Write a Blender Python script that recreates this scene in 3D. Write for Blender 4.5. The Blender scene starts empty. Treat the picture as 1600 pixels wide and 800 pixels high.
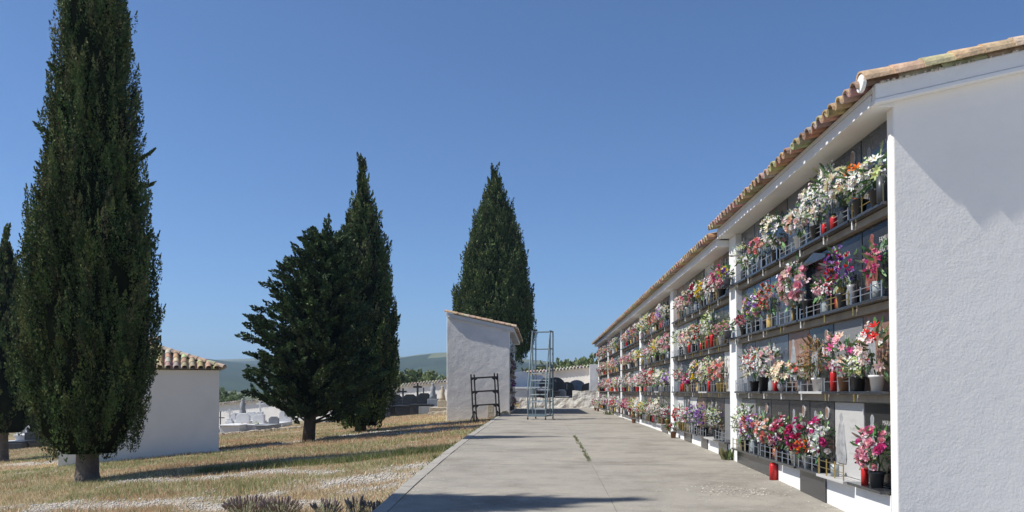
import bpy, math, random
import numpy as np
from mathutils import Vector, Matrix, noise

R = math.radians
PI = math.pi
scene = bpy.context.scene
C = scene.collection
EYE = 1.185
FPX = 1309.0
rng = random.Random(7)
nrs = np.random.RandomState(11)

# ------------------------------------------------------------------ place
def path_h(Y):                       # path surface height
    Y = max(Y, -3.0)
    return EYE - (.93 + .255 * math.exp(-(Y - 7) / 6.5))

def off(Y):
    t = min(max((Y - 28) / 22.0, 0), 1)
    return .2 * (1 - t)

def ground_h(X, Y):
    base = path_h(min(Y, 60)) - off(Y)
    z = base
    if X < -1.6:
        d = -X - 1.6
        z -= .08 * min(d, 26) + .02 * max(min(d - 26, 60), 0)
    if Y > 47 and X > -1.6:
        z += .35 * min((Y - 47) / 1.5, 1)
    elif Y > 47:
        z += .35 * min((Y - 47) / 1.5, 1) * max(0, 1 - (-X - 1.6) / 2.5)
    return z

def far_h(X, Y):
    r = math.hypot(X, Y)
    if r < 90: return 0
    t = min((r - 90) / 600.0, 1)
    z = -14 * math.sin(t * PI) * .6
    t2 = min(max((r - 700) / 1900.0, 0), 1); t2 = t2 * t2 * (3 - 2 * t2)
    a = math.atan2(X, Y)
    ridge = 96 + 6 * math.sin(a * 9 + .8) + 4 * math.sin(a * 23 + 2) + 16 * math.exp(-((a + .16) / .12) ** 2) - 22 * math.exp(-((a - .05) / .1) ** 2)
    z += ridge * t2
    mid = math.exp(-((r - 1250) / 320.0) ** 2) * (26 + 14 * math.sin(a * 17 + 3.1))
    z += max(mid, 0)
    if r > 250:
        z += 7 * noise.noise(Vector((X / 190, Y / 190, 0))) * t + 16 * noise.noise(Vector((X / 500, Y / 500, 3))) * t2
    return z

def G(X, Y):
    if Y > 60 or X < -60 or X > 40: return ground_h(X, Y) + far_h(X, Y)
    return ground_h(X, Y)

YAW = math.radians(1.97)
def sight(px):
    "X / Y of a photo column"
    return math.tan(math.atan((px - 800) / FPX) - YAW)
def on_ground(px, py):
    "where the sight line through a spot of the photo meets the lawn"
    lo, hi = 2.0, 80.0
    sx = sight(px); sz = (611 - py) / FPX * (math.cos(YAW) - sx * math.sin(YAW))
    Y = lo
    while Y < hi:
        if EYE + sz * Y <= ground_h(sx * Y, Y): break
        Y += .02
    return sx * Y, Y

# ------------------------------------------------------------------ helpers
def tag(o, label=None, cat=None, group=None, kind=None):
    if label: o['label'] = label
    if cat: o['category'] = cat
    if group: o['group'] = group
    if kind: o['kind'] = kind
    return o

def empty(name, loc=(0, 0, 0), rz=0):
    o = bpy.data.objects.new(name, None)
    o.empty_display_size = .1
    C.objects.link(o)
    o.location = loc; o.rotation_euler = (0, 0, rz)
    return o

def np_mesh(name, verts, faces, mats, col=None, fmat=None, parent=None, smooth=False, per='face'):
    verts = np.asarray(verts, dtype=np.float32)
    me = bpy.data.meshes.new(name)
    if isinstance(faces, np.ndarray):
        nf, k = faces.shape
        me.vertices.add(len(verts)); me.vertices.foreach_set('co', verts.ravel())
        me.loops.add(nf * k); me.loops.foreach_set('vertex_index', faces.astype(np.int32).ravel())
        me.polygons.add(nf)
        me.polygons.foreach_set('loop_start', np.arange(0, nf * k, k, dtype=np.int32))
        cnt = np.full(nf, k)
        me.update(calc_edges=True)
    else:
        me.from_pydata(verts.tolist(), [], faces)
        cnt = np.array([len(f) for f in faces])
        nf = len(faces)
    for m in mats: me.materials.append(m)
    if fmat is not None: me.polygons.foreach_set('material_index', np.asarray(fmat, dtype=np.int32))
    if col is not None:
        col = np.asarray(col, dtype=np.float32)
        a = me.color_attributes.new('Col', 'FLOAT_COLOR', 'CORNER')
        cc = np.repeat(col, cnt, axis=0)
        a.data.foreach_set('color', np.concatenate([cc, np.ones((len(cc), 1), np.float32)], 1).ravel())
    if smooth: me.polygons.foreach_set('use_smooth', np.ones(nf, dtype=bool))
    me.update(); me.validate()
    o = bpy.data.objects.new(name, me)
    C.objects.link(o)
    if parent: o.parent = parent
    return o

class MB:
    def __init__(s): s.v = []; s.f = []; s.m = []; s.c = []
    def add(s, vs, fs, m=0, c=(1, 1, 1)):
        b = len(s.v); s.v += [tuple(v) for v in vs]
        for f in fs:
            s.f.append(tuple(b + i for i in f)); s.m.append(m); s.c.append(c)
    def box(s, x0, x1, y0, y1, z0, z1, m=0, c=(1, 1, 1)):
        s.add([(x0, y0, z0), (x1, y0, z0), (x1, y1, z0), (x0, y1, z0), (x0, y0, z1), (x1, y0, z1), (x1, y1, z1), (x0, y1, z1)],
              [(0, 3, 2, 1), (4, 5, 6, 7), (0, 1, 5, 4), (1, 2, 6, 5), (2, 3, 7, 6), (3, 0, 4, 7)], m, c)
    def tube(s, p, q, r0, r1=None, n=8, m=0, c=(1, 1, 1), caps=True):
        r1 = r0 if r1 is None else r1
        p, q = Vector(p), Vector(q); d = (q - p)
        if d.length < 1e-6: return
        d.normalize()
        u = d.orthogonal().normalized(); w = d.cross(u)
        vs = []
        for (o, r) in ((p, r0), (q, r1)):
            for i in range(n):
                a = 2 * PI * i / n
                vs.append(o + (u * math.cos(a) + w * math.sin(a)) * r)
        fs = [(i, (i + 1) % n, n + (i + 1) % n, n + i) for i in range(n)]
        if caps: fs += [tuple(reversed(range(n))), tuple(range(n, 2 * n))]
        s.add(vs, fs, m, c)
    def bar(s, p, q, w, h, m=0, up=(0, 0, 1)):
        p, q = Vector(p), Vector(q); d = (q - p).normalized()
        u = d.cross(Vector(up))
        if u.length < 1e-3: u = Vector((1, 0, 0))
        u.normalize(); t = u.cross(d)
        vs = [o + u * a * w / 2 + t * b * h / 2 for o in (p, q) for a, b in ((-1, -1), (1, -1), (1, 1), (-1, 1))]
        s.add(vs, [(0, 1, 2, 3), (7, 6, 5, 4), (0, 4, 5, 1), (1, 5, 6, 2), (2, 6, 7, 3), (3, 7, 4, 0)], m)
    def lathe(s, prof, n=14, o=(0, 0, 0), m=0, c=(1, 1, 1)):
        vs = []; 
        for (r, z) in prof:
            for i in range(n):
                a = 2 * PI * i / n
                vs.append((o[0] + r * math.cos(a), o[1] + r * math.sin(a), o[2] + z))
        fs = []
        for j in range(len(prof) - 1):
            for i in range(n):
                fs.append((j * n + i, j * n + (i + 1) % n, (j + 1) * n + (i + 1) % n, (j + 1) * n + i))
        fs.append(tuple(reversed(range(n)))); fs.append(tuple(range((len(prof) - 1) * n, len(prof) * n)))
        s.add(vs, fs, m, c)
    def prism(s, poly, a0, a1, axis='y', m=0, c=(1, 1, 1)):
        "poly of 2D points extruded along an axis"
        n = len(poly)
        def P(u, v, a):
            return (u, a, v) if axis == 'y' else (a, u, v) if axis == 'x' else (u, v, a)
        vs = [P(u, v, a0) for u, v in poly] + [P(u, v, a1) for u, v in poly]
        fs = [tuple(range(n)), tuple(reversed(range(n, 2 * n)))] + [(i, n + i, n + (i + 1) % n, (i + 1) % n) for i in range(n)]
        s.add(vs, fs, m, c)
    def build(s, name, mats, parent=None, smooth=False, bevel=0):
        if not isinstance(mats, (list, tuple)): mats = [mats]
        o = np_mesh(name, s.v, s.f, mats, s.c, s.m, parent, smooth)
        if bevel:
            b = o.modifiers.new('b', 'BEVEL'); b.width = bevel; b.segments = 2; b.limit_method = 'ANGLE'
        return o

# ------------------------------------------------------------------ materials
def mat(name, base=(.5, .5, .5), rough=.8, var=.0, vscale=6, bump=0, bscale=40, dist=.01, metal=0, attr=False,
        stain=None, sscale=1.2, samt=.5, trans=0, spec=.5, b2=0, b2scale=6, detail=4, coords='Object'):
    m = bpy.data.materials.new(name); m.use_nodes = True
    nt = m.node_tree; N = nt.nodes; L = nt.links
    N.clear()
    out = N.new('ShaderNodeOutputMaterial'); p = N.new('ShaderNodeBsdfPrincipled')
    p.inputs['Roughness'].default_value = rough; p.inputs['Metallic'].default_value = metal
    p.inputs['Specular IOR Level'].default_value = spec
    if coords == 'World':
        tc = N.new('ShaderNodeNewGeometry'); co = tc.outputs['Position']
    else:
        tc = N.new('ShaderNodeTexCoord'); co = tc.outputs['Object']
    if attr:
        a = N.new('ShaderNodeAttribute'); a.attribute_name = 'Col'
        mx = N.new('ShaderNodeMix'); mx.data_type = 'RGBA'; mx.blend_type = 'MULTIPLY'; mx.inputs[0].default_value = 1
        mx.inputs[6].default_value = (*base, 1); L.new(a.outputs['Color'], mx.inputs[7]); col = mx.outputs[2]
    else:
        rgb = N.new('ShaderNodeRGB'); rgb.outputs[0].default_value = (*base, 1); col = rgb.outputs[0]
    if var:
        nz = N.new('ShaderNodeTexNoise'); nz.inputs['Scale'].default_value = vscale; nz.inputs['Detail'].default_value = 6
        L.new(co, nz.inputs['Vector'])
        mr = N.new('ShaderNodeMapRange'); mr.inputs[1].default_value = .3; mr.inputs[2].default_value = .7
        mr.inputs[3].default_value = 1 - var; mr.inputs[4].default_value = 1 + var
        L.new(nz.outputs['Fac'], mr.inputs[0])
        hs = N.new('ShaderNodeHueSaturation'); L.new(mr.outputs[0], hs.inputs['Value']); L.new(col, hs.inputs['Color']); col = hs.outputs[0]
    if stain:
        nz = N.new('ShaderNodeTexNoise'); nz.inputs['Scale'].default_value = sscale; nz.inputs['Detail'].default_value = 8; nz.inputs['Roughness'].default_value = .65
        L.new(co, nz.inputs['Vector'])
        cr = N.new('ShaderNodeMapRange'); cr.inputs[1].default_value = .5; cr.inputs[2].default_value = .72; cr.inputs[3].default_value = 0; cr.inputs[4].default_value = samt
        L.new(nz.outputs['Fac'], cr.inputs[0])
        mx = N.new('ShaderNodeMix'); mx.data_type = 'RGBA'; L.new(cr.outputs[0], mx.inputs[0]); L.new(col, mx.inputs[6]); mx.inputs[7].default_value = (*stain, 1); col = mx.outputs[2]
    L.new(col, p.inputs['Base Color'])
    nrm = None
    for (st, sc, dd) in ((b2, b2scale, dist * 3), (bump, bscale, dist)):
        if st:
            nz = N.new('ShaderNodeTexNoise'); nz.inputs['Scale'].default_value = sc; nz.inputs['Detail'].default_value = detail
            L.new(co, nz.inputs['Vector'])
            b = N.new('ShaderNodeBump'); b.inputs['Strength'].default_value = st; b.inputs['Distance'].default_value = dd
            L.new(nz.outputs['Fac'], b.inputs['Height'])
            if nrm: L.new(nrm, b.inputs['Normal'])
            nrm = b.outputs[0]
    if nrm: L.new(nrm, p.inputs['Normal'])
    sh = p.outputs[0]
    if trans:
        t = N.new('ShaderNodeBsdfTranslucent'); L.new(col, t.inputs['Color'])
        ms = N.new('ShaderNodeMixShader'); ms.inputs[0].default_value = trans
        L.new(sh, ms.inputs[1]); L.new(t.outputs[0], ms.inputs[2]); sh = ms.outputs[0]
    L.new(sh, out.inputs[0])
    return m

M = {}
M['plaster'] = mat('plaster', (.87, .82, .75), .9, .03, 1.5, .4, 48, .006, b2=.2, b2scale=9, stain=(.62, .60, .56), sscale=.8, samt=.25)
M['plaster_rough'] = mat('plaster_rough', (.87, .83, .77), .95, .05, 2, .5, 22, .014, b2=.35, b2scale=3.5, stain=(.5, .5, .5), sscale=1.5, samt=.4)
M['trim'] = mat('trim', (.80, .79, .77), .85, .03, 3, .5, 40, .006, stain=(.55, .52, .46), sscale=3, samt=.3)
M['band'] = mat('band_mortar', (.32, .28, .225), .95, .15, 5, .4, 30, .006, stain=(.2, .17, .14), sscale=3, samt=.6)
M['mortar'] = mat('mortar', (.58, .53, .45), .95, .15, 4, .6, 50, .01, stain=(.3, .27, .22), sscale=4, samt=.5)
M['soffit'] = mat('soffit', (.62, .57, .49), .95, .1, 3, .4, 30, .006, stain=(.36, .31, .26), sscale=1.6, samt=.5)
M['tile'] = mat('clay_tile', (1, 1, 1), .9, .18, 9, .7, 40, .01, attr=True, stain=(.10, .09, .07), sscale=7, samt=.7)
M['black_granite'] = mat('black_granite', (.028, .028, .03), .16, .3, 60, .0)
M['dark_granite'] = mat('dark_granite', (.042, .044, .048), .18, .35, 60)
M['blue_granite'] = mat('blue_granite', (.055, .07, .095), .14, .3, 60)
M['grey_granite'] = mat('grey_granite', (.21, .21, .21), .35, .2, 90)
M['pale_granite'] = mat('pale_granite', (.50, .49, .47), .4, .12, 90)
M['brown_marble'] = mat('brown_marble', (.24, .14, .10), .3, .2, 12, stain=(.38, .26, .2), sscale=5, samt=.5)
M['white_marble'] = mat('white_marble', (.68, .67, .65), .4, .06, 6, stain=(.5, .5, .5), sscale=3, samt=.3)
M['cement_plate'] = mat('cement_plate', (.46, .45, .43), .9, .1, 8, .4, 50, .005)
M['steel'] = mat('steel_rail', (.62, .62, .62), .3, .05, 10, metal=.9)
M['brass'] = mat('brass', (.62, .44, .16), .3, .1, 10, metal=.9)
M['engrave'] = mat('engraved_letters', (.55, .54, .50), .7, .1, 20)
M['relief_dark'] = mat('relief_dark', (.33, .33, .33), .5, .35, 14, .6, 60, .01)
M['relief'] = mat('relief_stone', (.27, .28, .29), .5, .35, 14, .6, 60, .01)
M['relief_red'] = mat('relief_red', (.20, .05, .035), .5, .5, 22, stain=(.35, .27, .2), sscale=9, samt=.7)
M['petal'] = mat('petals', (1, 1, 1), .7, .12, 30, attr=True, trans=.25, spec=.2)
M['leaf'] = mat('bouquet_leaves', (1, 1, 1), .55, .25, 20, attr=True, trans=.2, spec=.3)
M['pot'] = mat('pot_glaze', (1, 1, 1), .35, .08, 12, attr=True)
M['candle'] = mat('red_candle', (.55, .02, .02), .3, .1, 20)
M['joint_pale'] = mat('joint_pale', (.50, .47, .41), 1, .3, 3, coords='World')
M['joint'] = mat('joint_fill', (.23, .21, .18), 1, .3, 3, coords='World')
M['concrete'] = None
M['kerb'] = mat('kerb_concrete', (.36, .335, .29), .95, .16, 5, .6, 60, .006, stain=(.24, .22, .19), sscale=2.5, samt=.6, coords='World')
M['bark'] = mat('bark', (.17, .14, .115), .95, .25, 8, 1, 14, .04)
M['bark_dark'] = mat('bark_dark', (.09, .07, .055), .95, .25, 8, 1, 14, .04)
M['needle'] = mat('cypress_leaves', (1, 1, 1), .7, .15, 5, attr=True, trans=.06, spec=.25)
M['core'] = mat('shade_core', (.014, .017, .009), 1, .3, 4, spec=0)  # near-black colour standing in for the shade inside the crowns
M['grass'] = mat('grass_blades', (1, 1, 1), .8, 0, attr=True, trans=.3, spec=.15)
M['stone'] = mat('white_stones', (1, 1, 1), .9, .15, 30, attr=True, coords='World')
M['blue_paint'] = mat('blue_grey_paint', (.17, .235, .26), .45, .12, 12, .2, 60, .003, stain=(.12, .09, .07), sscale=14, samt=.5)
M['tread'] = mat('pale_tread', (.42, .46, .47), .5, .15, 12)
M['black_steel'] = mat('black_steel', (.025, .023, .023), .5, .2, 14)
M['rubber'] = mat('rubber', (.03, .03, .03), .8)
M['tomb_dark'] = mat('tomb_dark_stone', (.035, .036, .038), .35, .3, 10)
M['tomb_grey'] = mat('tomb_grey_stone', (.30, .31, .32), .8, .15, 5, .4, 30, .01, stain=(.15, .15, .15), sscale=3, samt=.5)
M['tomb_white'] = mat('tomb_white_stone', (.72, .71, .69), .8, .08, 4, .3, 30, .01, stain=(.4, .4, .4), sscale=2, samt=.4)
M['tan_stone'] = mat('tan_stone', (.50, .42, .30), .95, .15, 4, .8, 12, .03, stain=(.3, .25, .2), sscale=4, samt=.4)
M['rubble'] = mat('whitewashed_rubble', (.74, .70, .62), .95, .12, 5, 1, 14, .03, stain=(.36, .28, .19), sscale=3.5, samt=.75)
M['iron'] = mat('iron', (.04, .04, .042), .6, .2, 12)
M['petal_litter'] = mat('fallen_petals', (.66, .60, .50), .9, .2, 20)

def concrete_mat():
    m = bpy.data.materials.new('path_concrete'); m.use_nodes = True
    nt = m.node_tree; N = nt.nodes; L = nt.links; p = N['Principled BSDF']
    p.inputs['Roughness'].default_value = .92; p.inputs['Specular IOR Level'].default_value = .3
    g = N.new('ShaderNodeNewGeometry')
    def nz(sc, det=6, ro=.6, vec=None):
        n = N.new('ShaderNodeTexNoise'); n.inputs['Scale'].default_value = sc; n.inputs['Detail'].default_value = det; n.inputs['Roughness'].default_value = ro
        L.new(vec or g.outputs['Position'], n.inputs['Vector']); return n.outputs['Fac']
    mp = N.new('ShaderNodeMapping'); mp.inputs['Scale'].default_value = (.8, 1.0, 1); L.new(g.outputs['Position'], mp.inputs['Vector'])
    r = N.new('ShaderNodeValToRGB'); L.new(nz(1.0, 10, .68, mp.outputs[0]), r.inputs[0])
    e = r.color_ramp.elements
    e[0].position = .28; e[0].color = (.155, .133, .10, 1); e[1].position = .72; e[1].color = (.40, .355, .28, 1)
    e.new(.5).color = (.31, .283, .237, 1)
    def mix(fac, a, b, bt='MIX'):
        x = N.new('ShaderNodeMix'); x.data_type = 'RGBA'; x.blend_type = bt
        if isinstance(fac, float): x.inputs[0].default_value = fac
        else: L.new(fac, x.inputs[0])
        L.new(a, x.inputs[6])
        if isinstance(b, tuple): x.inputs[7].default_value = (*b, 1)
        else: L.new(b, x.inputs[7])
        return x.outputs[2]
    def rng_(v, a, b, c, d):
        x = N.new('ShaderNodeMapRange'); x.inputs[1].default_value = a; x.inputs[2].default_value = b; x.inputs[3].default_value = c; x.inputs[4].default_value = d
        L.new(v, x.inputs[0]); return x.outputs[0]
    c = r.outputs[0]
    c = mix(rng_(nz(1.1, 10, .75), .5, .68, 0, .6), c, (.145, .125, .10))
    c = mix(rng_(nz(3.6, 8, .7), .55, .72, 0, .5), c, (.46, .42, .35))
    c = mix(rng_(nz(45, 3), .35, .65, 0, .35), c, (.42, .39, .34))
    c = mix(rng_(nz(150, 2), .56, .7, 0, .5), c, (.12, .11, .10))
    v = N.new('ShaderNodeTexVoronoi'); v.inputs['Scale'].default_value = 9; L.new(g.outputs['Position'], v.inputs['Vector'])
    c = mix(rng_(v.outputs['Distance'], .05, .11, .6, 0), c, (.08, .07, .06))
    L.new(c, p.inputs['Base Color'])
    b = N.new('ShaderNodeBump'); b.inputs['Strength'].default_value = .6; b.inputs['Distance'].default_value = .006; L.new(nz(60, 5), b.inputs['Height']); L.new(b.outputs[0], p.inputs['Normal'])
    return m
M['concrete'] = concrete_mat()

def ground_mat():
    m = bpy.data.materials.new('dry_ground'); m.use_nodes = True
    nt = m.node_tree; N = nt.nodes; L = nt.links; p = N['Principled BSDF']
    p.inputs['Roughness'].default_value = 1; p.inputs['Specular IOR Level'].default_value = .1
    g = N.new('ShaderNodeNewGeometry'); a = N.new('ShaderNodeAttribute'); a.attribute_name = 'Col'
    n1 = N.new('ShaderNodeTexNoise'); n1.inputs['Scale'].default_value = 3; n1.inputs['Detail'].default_value = 10; n1.inputs['Roughness'].default_value = .7
    n2 = N.new('ShaderNodeTexNoise'); n2.inputs['Scale'].default_value = 45; n2.inputs['Detail'].default_value = 4
    n3 = N.new('ShaderNodeTexNoise'); n3.inputs['Scale'].default_value = .03; n3.inputs['Detail'].default_value = 12; n3.inputs['Roughness'].default_value = .75
    for n in (n1, n2, n3): L.new(g.outputs['Position'], n.inputs['Vector'])
    c = a.outputs['Color']
    for n, lo, hi in ((n1, .72, 1.25), (n2, .65, 1.35), (n3, .8, 1.2)):
        mr = N.new('ShaderNodeMapRange'); mr.inputs[1].default_value = .3; mr.inputs[2].default_value = .7; mr.inputs[3].default_value = lo; mr.inputs[4].default_value = hi
        L.new(n.outputs['Fac'], mr.inputs[0])
        h = N.new('ShaderNodeHueSaturation'); L.new(mr.outputs[0], h.inputs['Value']); L.new(c, h.inputs['Color']); c = h.outputs[0]
    L.new(c, p.inputs['Base Color'])
    b = N.new('ShaderNodeBump'); b.inputs['Strength'].default_value = .8; b.inputs['Distance'].default_value = .02; L.new(n2.outputs['Fac'], b.inputs['Height']); L.new(b.outputs[0], p.inputs['Normal'])
    return m
M['ground'] = ground_mat()

# ------------------------------------------------------------------ ground
def seg_px(a, b, w):
    A, B = on_ground(*a), on_ground(*b)
    return (A[0], A[1], B[0], B[1], w)
GRAVEL = [seg_px((150, 790), (330, 783), .35), seg_px((330, 783), (420, 772), .25), seg_px((590, 748), (690, 728), .7), seg_px((560, 765), (640, 752), .35),
          seg_px((300, 790), (480, 790), .3), seg_px((460, 719), (592, 712), .3), seg_px((400, 737), (512, 738), .25), seg_px((592, 712), (705, 701), .2), seg_px((330, 744), (450, 742), .2),
          seg_px((350, 704), (697, 662), .55), seg_px((560, 682), (720, 670), .4), seg_px((0, 727), (95, 722), .5), seg_px((0, 798), (60, 794), .6),
          seg_px((200, 752), (330, 748), .3)]
GA = np.array(GRAVEL)
def vnoise(x, y, s, seed=0):
    x = np.asarray(x) / s; y = np.asarray(y) / s
    out = 0; amp = 1; tot = 0
    for o in range(3):
        xi = np.floor(x); yi = np.floor(y); fx = x - xi; fy = y - yi
        fx = fx * fx * (3 - 2 * fx); fy = fy * fy * (3 - 2 * fy)
        def h(a, b):
            t = np.sin(a * 127.1 + b * 311.7 + seed * 74.7 + o * 17.3) * 43758.5453
            return t - np.floor(t)
        v = (h(xi, yi) * (1 - fx) + h(xi + 1, yi) * fx) * (1 - fy) + (h(xi, yi + 1) * (1 - fx) + h(xi + 1, yi + 1) * fx) * fy
        out = out + v * amp; tot += amp; amp *= .5; x = x * 2.03 + 5; y = y * 2.03 + 9
    return out / tot
def gravel(x, y):
    x = np.asarray(x, dtype=float); y = np.asarray(y, dtype=float)
    g = np.zeros_like(x)
    for ax, ay, bx, by, w in GRAVEL:
        dx, dy = bx - ax, by - ay; L2 = dx * dx + dy * dy + 1e-9
        t = np.clip(((x - ax) * dx + (y - ay) * dy) / L2, 0, 1)
        d = np.hypot(x - ax - t * dx, y - ay - t * dy)
        ww = w * (1 + (y - 10) * .015)
        g = np.maximum(g, np.clip(1.5 - d / ww, 0, 1))
    n = vnoise(x, y, .7, 3)
    n2 = vnoise(x, y, .25, 12)
    g = np.clip(g * 3.2 * (n - .2) * (.4 + 1.1 * n2) + np.clip((n - .64) * 3, 0, .5) * n2, 0, 1)
    return g

def grass_tint(x, y):
    "dry / reddish / green share of the lawn"
    n = vnoise(x, y, 2.2, 8); n2 = vnoise(x, y * .6, 4.5, 21)
    red = np.clip((n2 - .38) * 5, 0, 1)
    green = np.clip((n - .46) * 4.5, 0, 1)
    return red, green

def spread(a, b, n): return list(np.linspace(a, b, n, endpoint=False))
xs = [-4200, -3000, -2200, -1600, -1200] + spread(-900, -100, 28) + spread(-100, -30, 28) + spread(-30, -17, 30) + spread(-17, -1.6, 120) + spread(-1.6, 6, 12) + spread(6, 60, 14) + spread(60, 900, 24) + [900, 1200, 1600, 2200, 3000, 4200]
ys = spread(-30, 6, 10) + spread(6, 34, 240) + spread(34, 64, 100) + spread(64, 200, 30) + spread(200, 1000, 40) + spread(1000, 2800, 60) + [2800, 3300, 3800]
xs = np.array(xs); ys = np.array(ys)
XX, YY = np.meshgrid(xs, ys)
ZZ = np.array([[G(x, y) for x in xs] for y in ys])
near = (XX < -1.6) & (XX > -30) & (YY > 5) & (YY < 60)
ZZ = ZZ + np.where(near, (vnoise(XX, YY, 1.3, 5) - .5) * .07 * np.clip((-1.6 - XX) / 1.2, 0, 1), 0)
ZZ = ZZ - np.where((XX > -1.7) & (XX < 6) & (YY < 46.5), .12, 0)
nx, ny = len(xs), len(ys)
idx = np.arange(nx * ny).reshape(ny, nx)
F = np.stack([idx[:-1, :-1], idx[:-1, 1:], idx[1:, 1:], idx[1:, :-1]], -1).reshape(-1, 4)
fx = (XX[:-1, :-1] + XX[1:, 1:]).ravel() / 2; fy = (YY[:-1, :-1] + YY[1:, 1:]).ravel() / 2
gr = gravel(fx, fy)[:, None]; red, green = grass_tint(fx, fy)
soil = np.array([.36, .285, .18])[None] * (1 - red[:, None] * .12) * np.array([1, 1, 1])
bare = np.clip((vnoise(fx, fy, .8, 66) - .5) * 4, 0, 1)[:, None]
soil = soil * (1 - bare * np.array([.28, .4, .5]))
soil = soil * (1 - green[:, None] * .35) + np.array([.2, .2, .09])[None] * green[:, None] * .35
col = soil * (1 - gr) + np.array([.47, .42, .35])[None] * gr
bounce_apron = ((fx > 2.5) & (fy < 12))[:, None]
col = np.where(bounce_apron, np.array([.62, .585, .53])[None], col)  # unseen ground paled to bounce light onto the end wall
rr = np.hypot(fx, fy)
fn = vnoise(fx, fy, 260, 4); fn2 = vnoise(fx, fy, 60, 9)
farc = np.where((fn > .55)[:, None], np.array([.16, .17, .09]), np.array([.045, .062, .035])) * (.7 + .6 * fn2[:, None])
t = np.clip((rr - 62) / 30, 0, 1)[:, None]
midc = np.array([.17, .15, .075])[None] * (.7 + .6 * fn2[:, None])
t2 = np.clip((rr - 250) / 200, 0, 1)[:, None]
col = col * (1 - t) + (midc * (1 - t2) + farc * t2) * t
ground = np_mesh('ground', np.stack([XX.ravel(), YY.ravel(), ZZ.ravel()], 1), F, [M['ground']], col, smooth=True)
tag(ground, kind='structure')

# ------------------------------------------------------------------ path
XL, XR = -1.46, 2.93
def strip(name, x0, x1, y0, y1, n, lift, m, depth=.35):
    v = []; f = []
    for i in range(n + 1):
        y = y0 + (y1 - y0) * i / n; z = path_h(y) + lift
        v += [(x0, y, z), (x1, y, z), (x1, y, z - depth), (x0, y, z - depth)]
    for i in range(n):
        a = i * 4; b = a + 4
        f += [(a, a + 1, b + 1, b), (a + 3, a, b, b + 3), (a + 1, a + 2, b + 2, b + 1)]
    f += [(0, 3, 2, 1), (n * 4, n * 4 + 1, n * 4 + 2, n * 4 + 3)]
    return v, f
joints = [-4, 2, 7.2, 12.0, 18.2, 24.5, 31, 38, 46.3]
mb = MB()
for a, b in zip(joints[:-1], joints[1:]):
    for (x0, x1) in ((XL + .004, .719), (.727, XR)):
        v, f = strip('p', x0, x1, a + .008, b - .008, 10, 0, None)
        mb.add(v, f)
tag(mb.build('path', M['concrete']), kind='structure')
mb = MB()
for i in range(64):
    a = -4 + i * .8; b = a + .8
    if a > 46: break
    v, f = strip('k', XL - .15, XL - .004, a + .004, b - .004, 2, .006 + rng.uniform(-.004, .004), None)
    mb.add(v, f)
tag(mb.build('kerb', M['kerb'], bevel=.008), kind='structure')
# mortar filling in the joints
mb = MB()
for y in joints[1:-1]:
    mb.box(XL, XR, y - .0078, y + .0078, path_h(y) - .1, path_h(y) - .003)
tag(mb.build('path_joint', M['joint_pale']), kind='structure')
mb = MB()
v, f = strip('j', .7191, .7269, -4, 46.2, 60, -.004, None, .1); mb.add(v, f)
tag(mb.build('path_joint', M['joint']), kind='structure')

# ------------------------------------------------------------------ tile roofs
TILE = [(.44, .30, .18), (.50, .37, .23), (.54, .43, .28), (.40, .27, .18), (.48, .38, .25), (.36, .28, .20), (.56, .48, .35)]
def tile(mb, p, d, up, length, r0, r1, th=.012, n=7, c=None, m=0, under=False):
    "barrel tile: half tube from p along d, arched towards up"
    p, d, up = Vector(p), Vector(d).normalized(), Vector(up).normalized()
    s = d.cross(up).normalized(); up = s.cross(d)
    c = c or tuple(k * rng.uniform(.75, 1.2) for k in rng.choice(TILE))
    vs = []
    sg = -1 if under else 1
    for (o, r) in ((p, r0), (p + d * length, r1)):
        for rr_ in (r, r - th):
            for i in range(n + 1):
                a = PI * i / n
                vs.append(o + s * math.cos(a) * rr_ + up * math.sin(a) * rr_ * sg)
    k = n + 1; fs = []
    for i in range(n):
        fs += [(i, i + 1, 2 * k + i + 1, 2 * k + i), (k + i + 1, k + i, 3 * k + i, 3 * k + i + 1), (i + 1, i, k + i, k + i + 1), (2 * k + i, 2 * k + i + 1, 3 * k + i + 1, 3 * k + i)]
    fs += [(0, 2 * k, 3 * k, k), (n, k + n, 3 * k + n, 2 * k + n)]
    mb.add(vs, fs, m, c)

# ------------------------------------------------------------------ text and reliefs for the memorial plates
def text_mesh(lines, size, width):
    vs_all = []; fs_all = []
    dg = None
    for i, (ln, sc) in enumerate(lines):
        cu = bpy.data.curves.new('t', 'FONT'); cu.body = ln; cu.size = size * sc; cu.align_x = 'CENTER'; cu.resolution_u = 1; cu.extrude = .0
        o = bpy.data.objects.new('t', cu); C.objects.link(o)
        bpy.context.view_layer.update()
        dg = bpy.context.evaluated_depsgraph_get()
        me = bpy.data.meshes.new_from_object(o.evaluated_get(dg))
        b = len(vs_all)
        zz = -i * size * 1.55
        vs_all += [(0, -v.co.x, v.co.y + zz) for v in me.vertices]
        fs_all += [tuple(b + k for k in p.vertices) for p in me.polygons]
        bpy.data.objects.remove(o); bpy.data.curves.remove(cu); bpy.data.meshes.remove(me)
    me = bpy.data.meshes.new('inscription')
    me.from_pydata(vs_all, [], fs_all); me.materials.append(M['engrave'])
    return me
TEXTS = [text_mesh([('FAMILIA', 1.1), ('MARTIN', 1), ('D. E. P.', .8)], .06, .3),
         text_mesh([('D. E. P.', 1), ('FAMILIA', 1), ('TU ESPOSA', .6), ('E HIJOS', .6), ('NO TE OLVIDAN', .6)], .05, .3),
         text_mesh([('MARIA', 1.1), ('D. E. P.', .8), ('TUS HIJOS', .6), ('Y NIETOS', .6)], .055, .3),
         text_mesh([('R. I. P.', 1), ('TU FAMILIA', .7), ('NO TE OLVIDA', .6)], .055, .3)]
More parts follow.
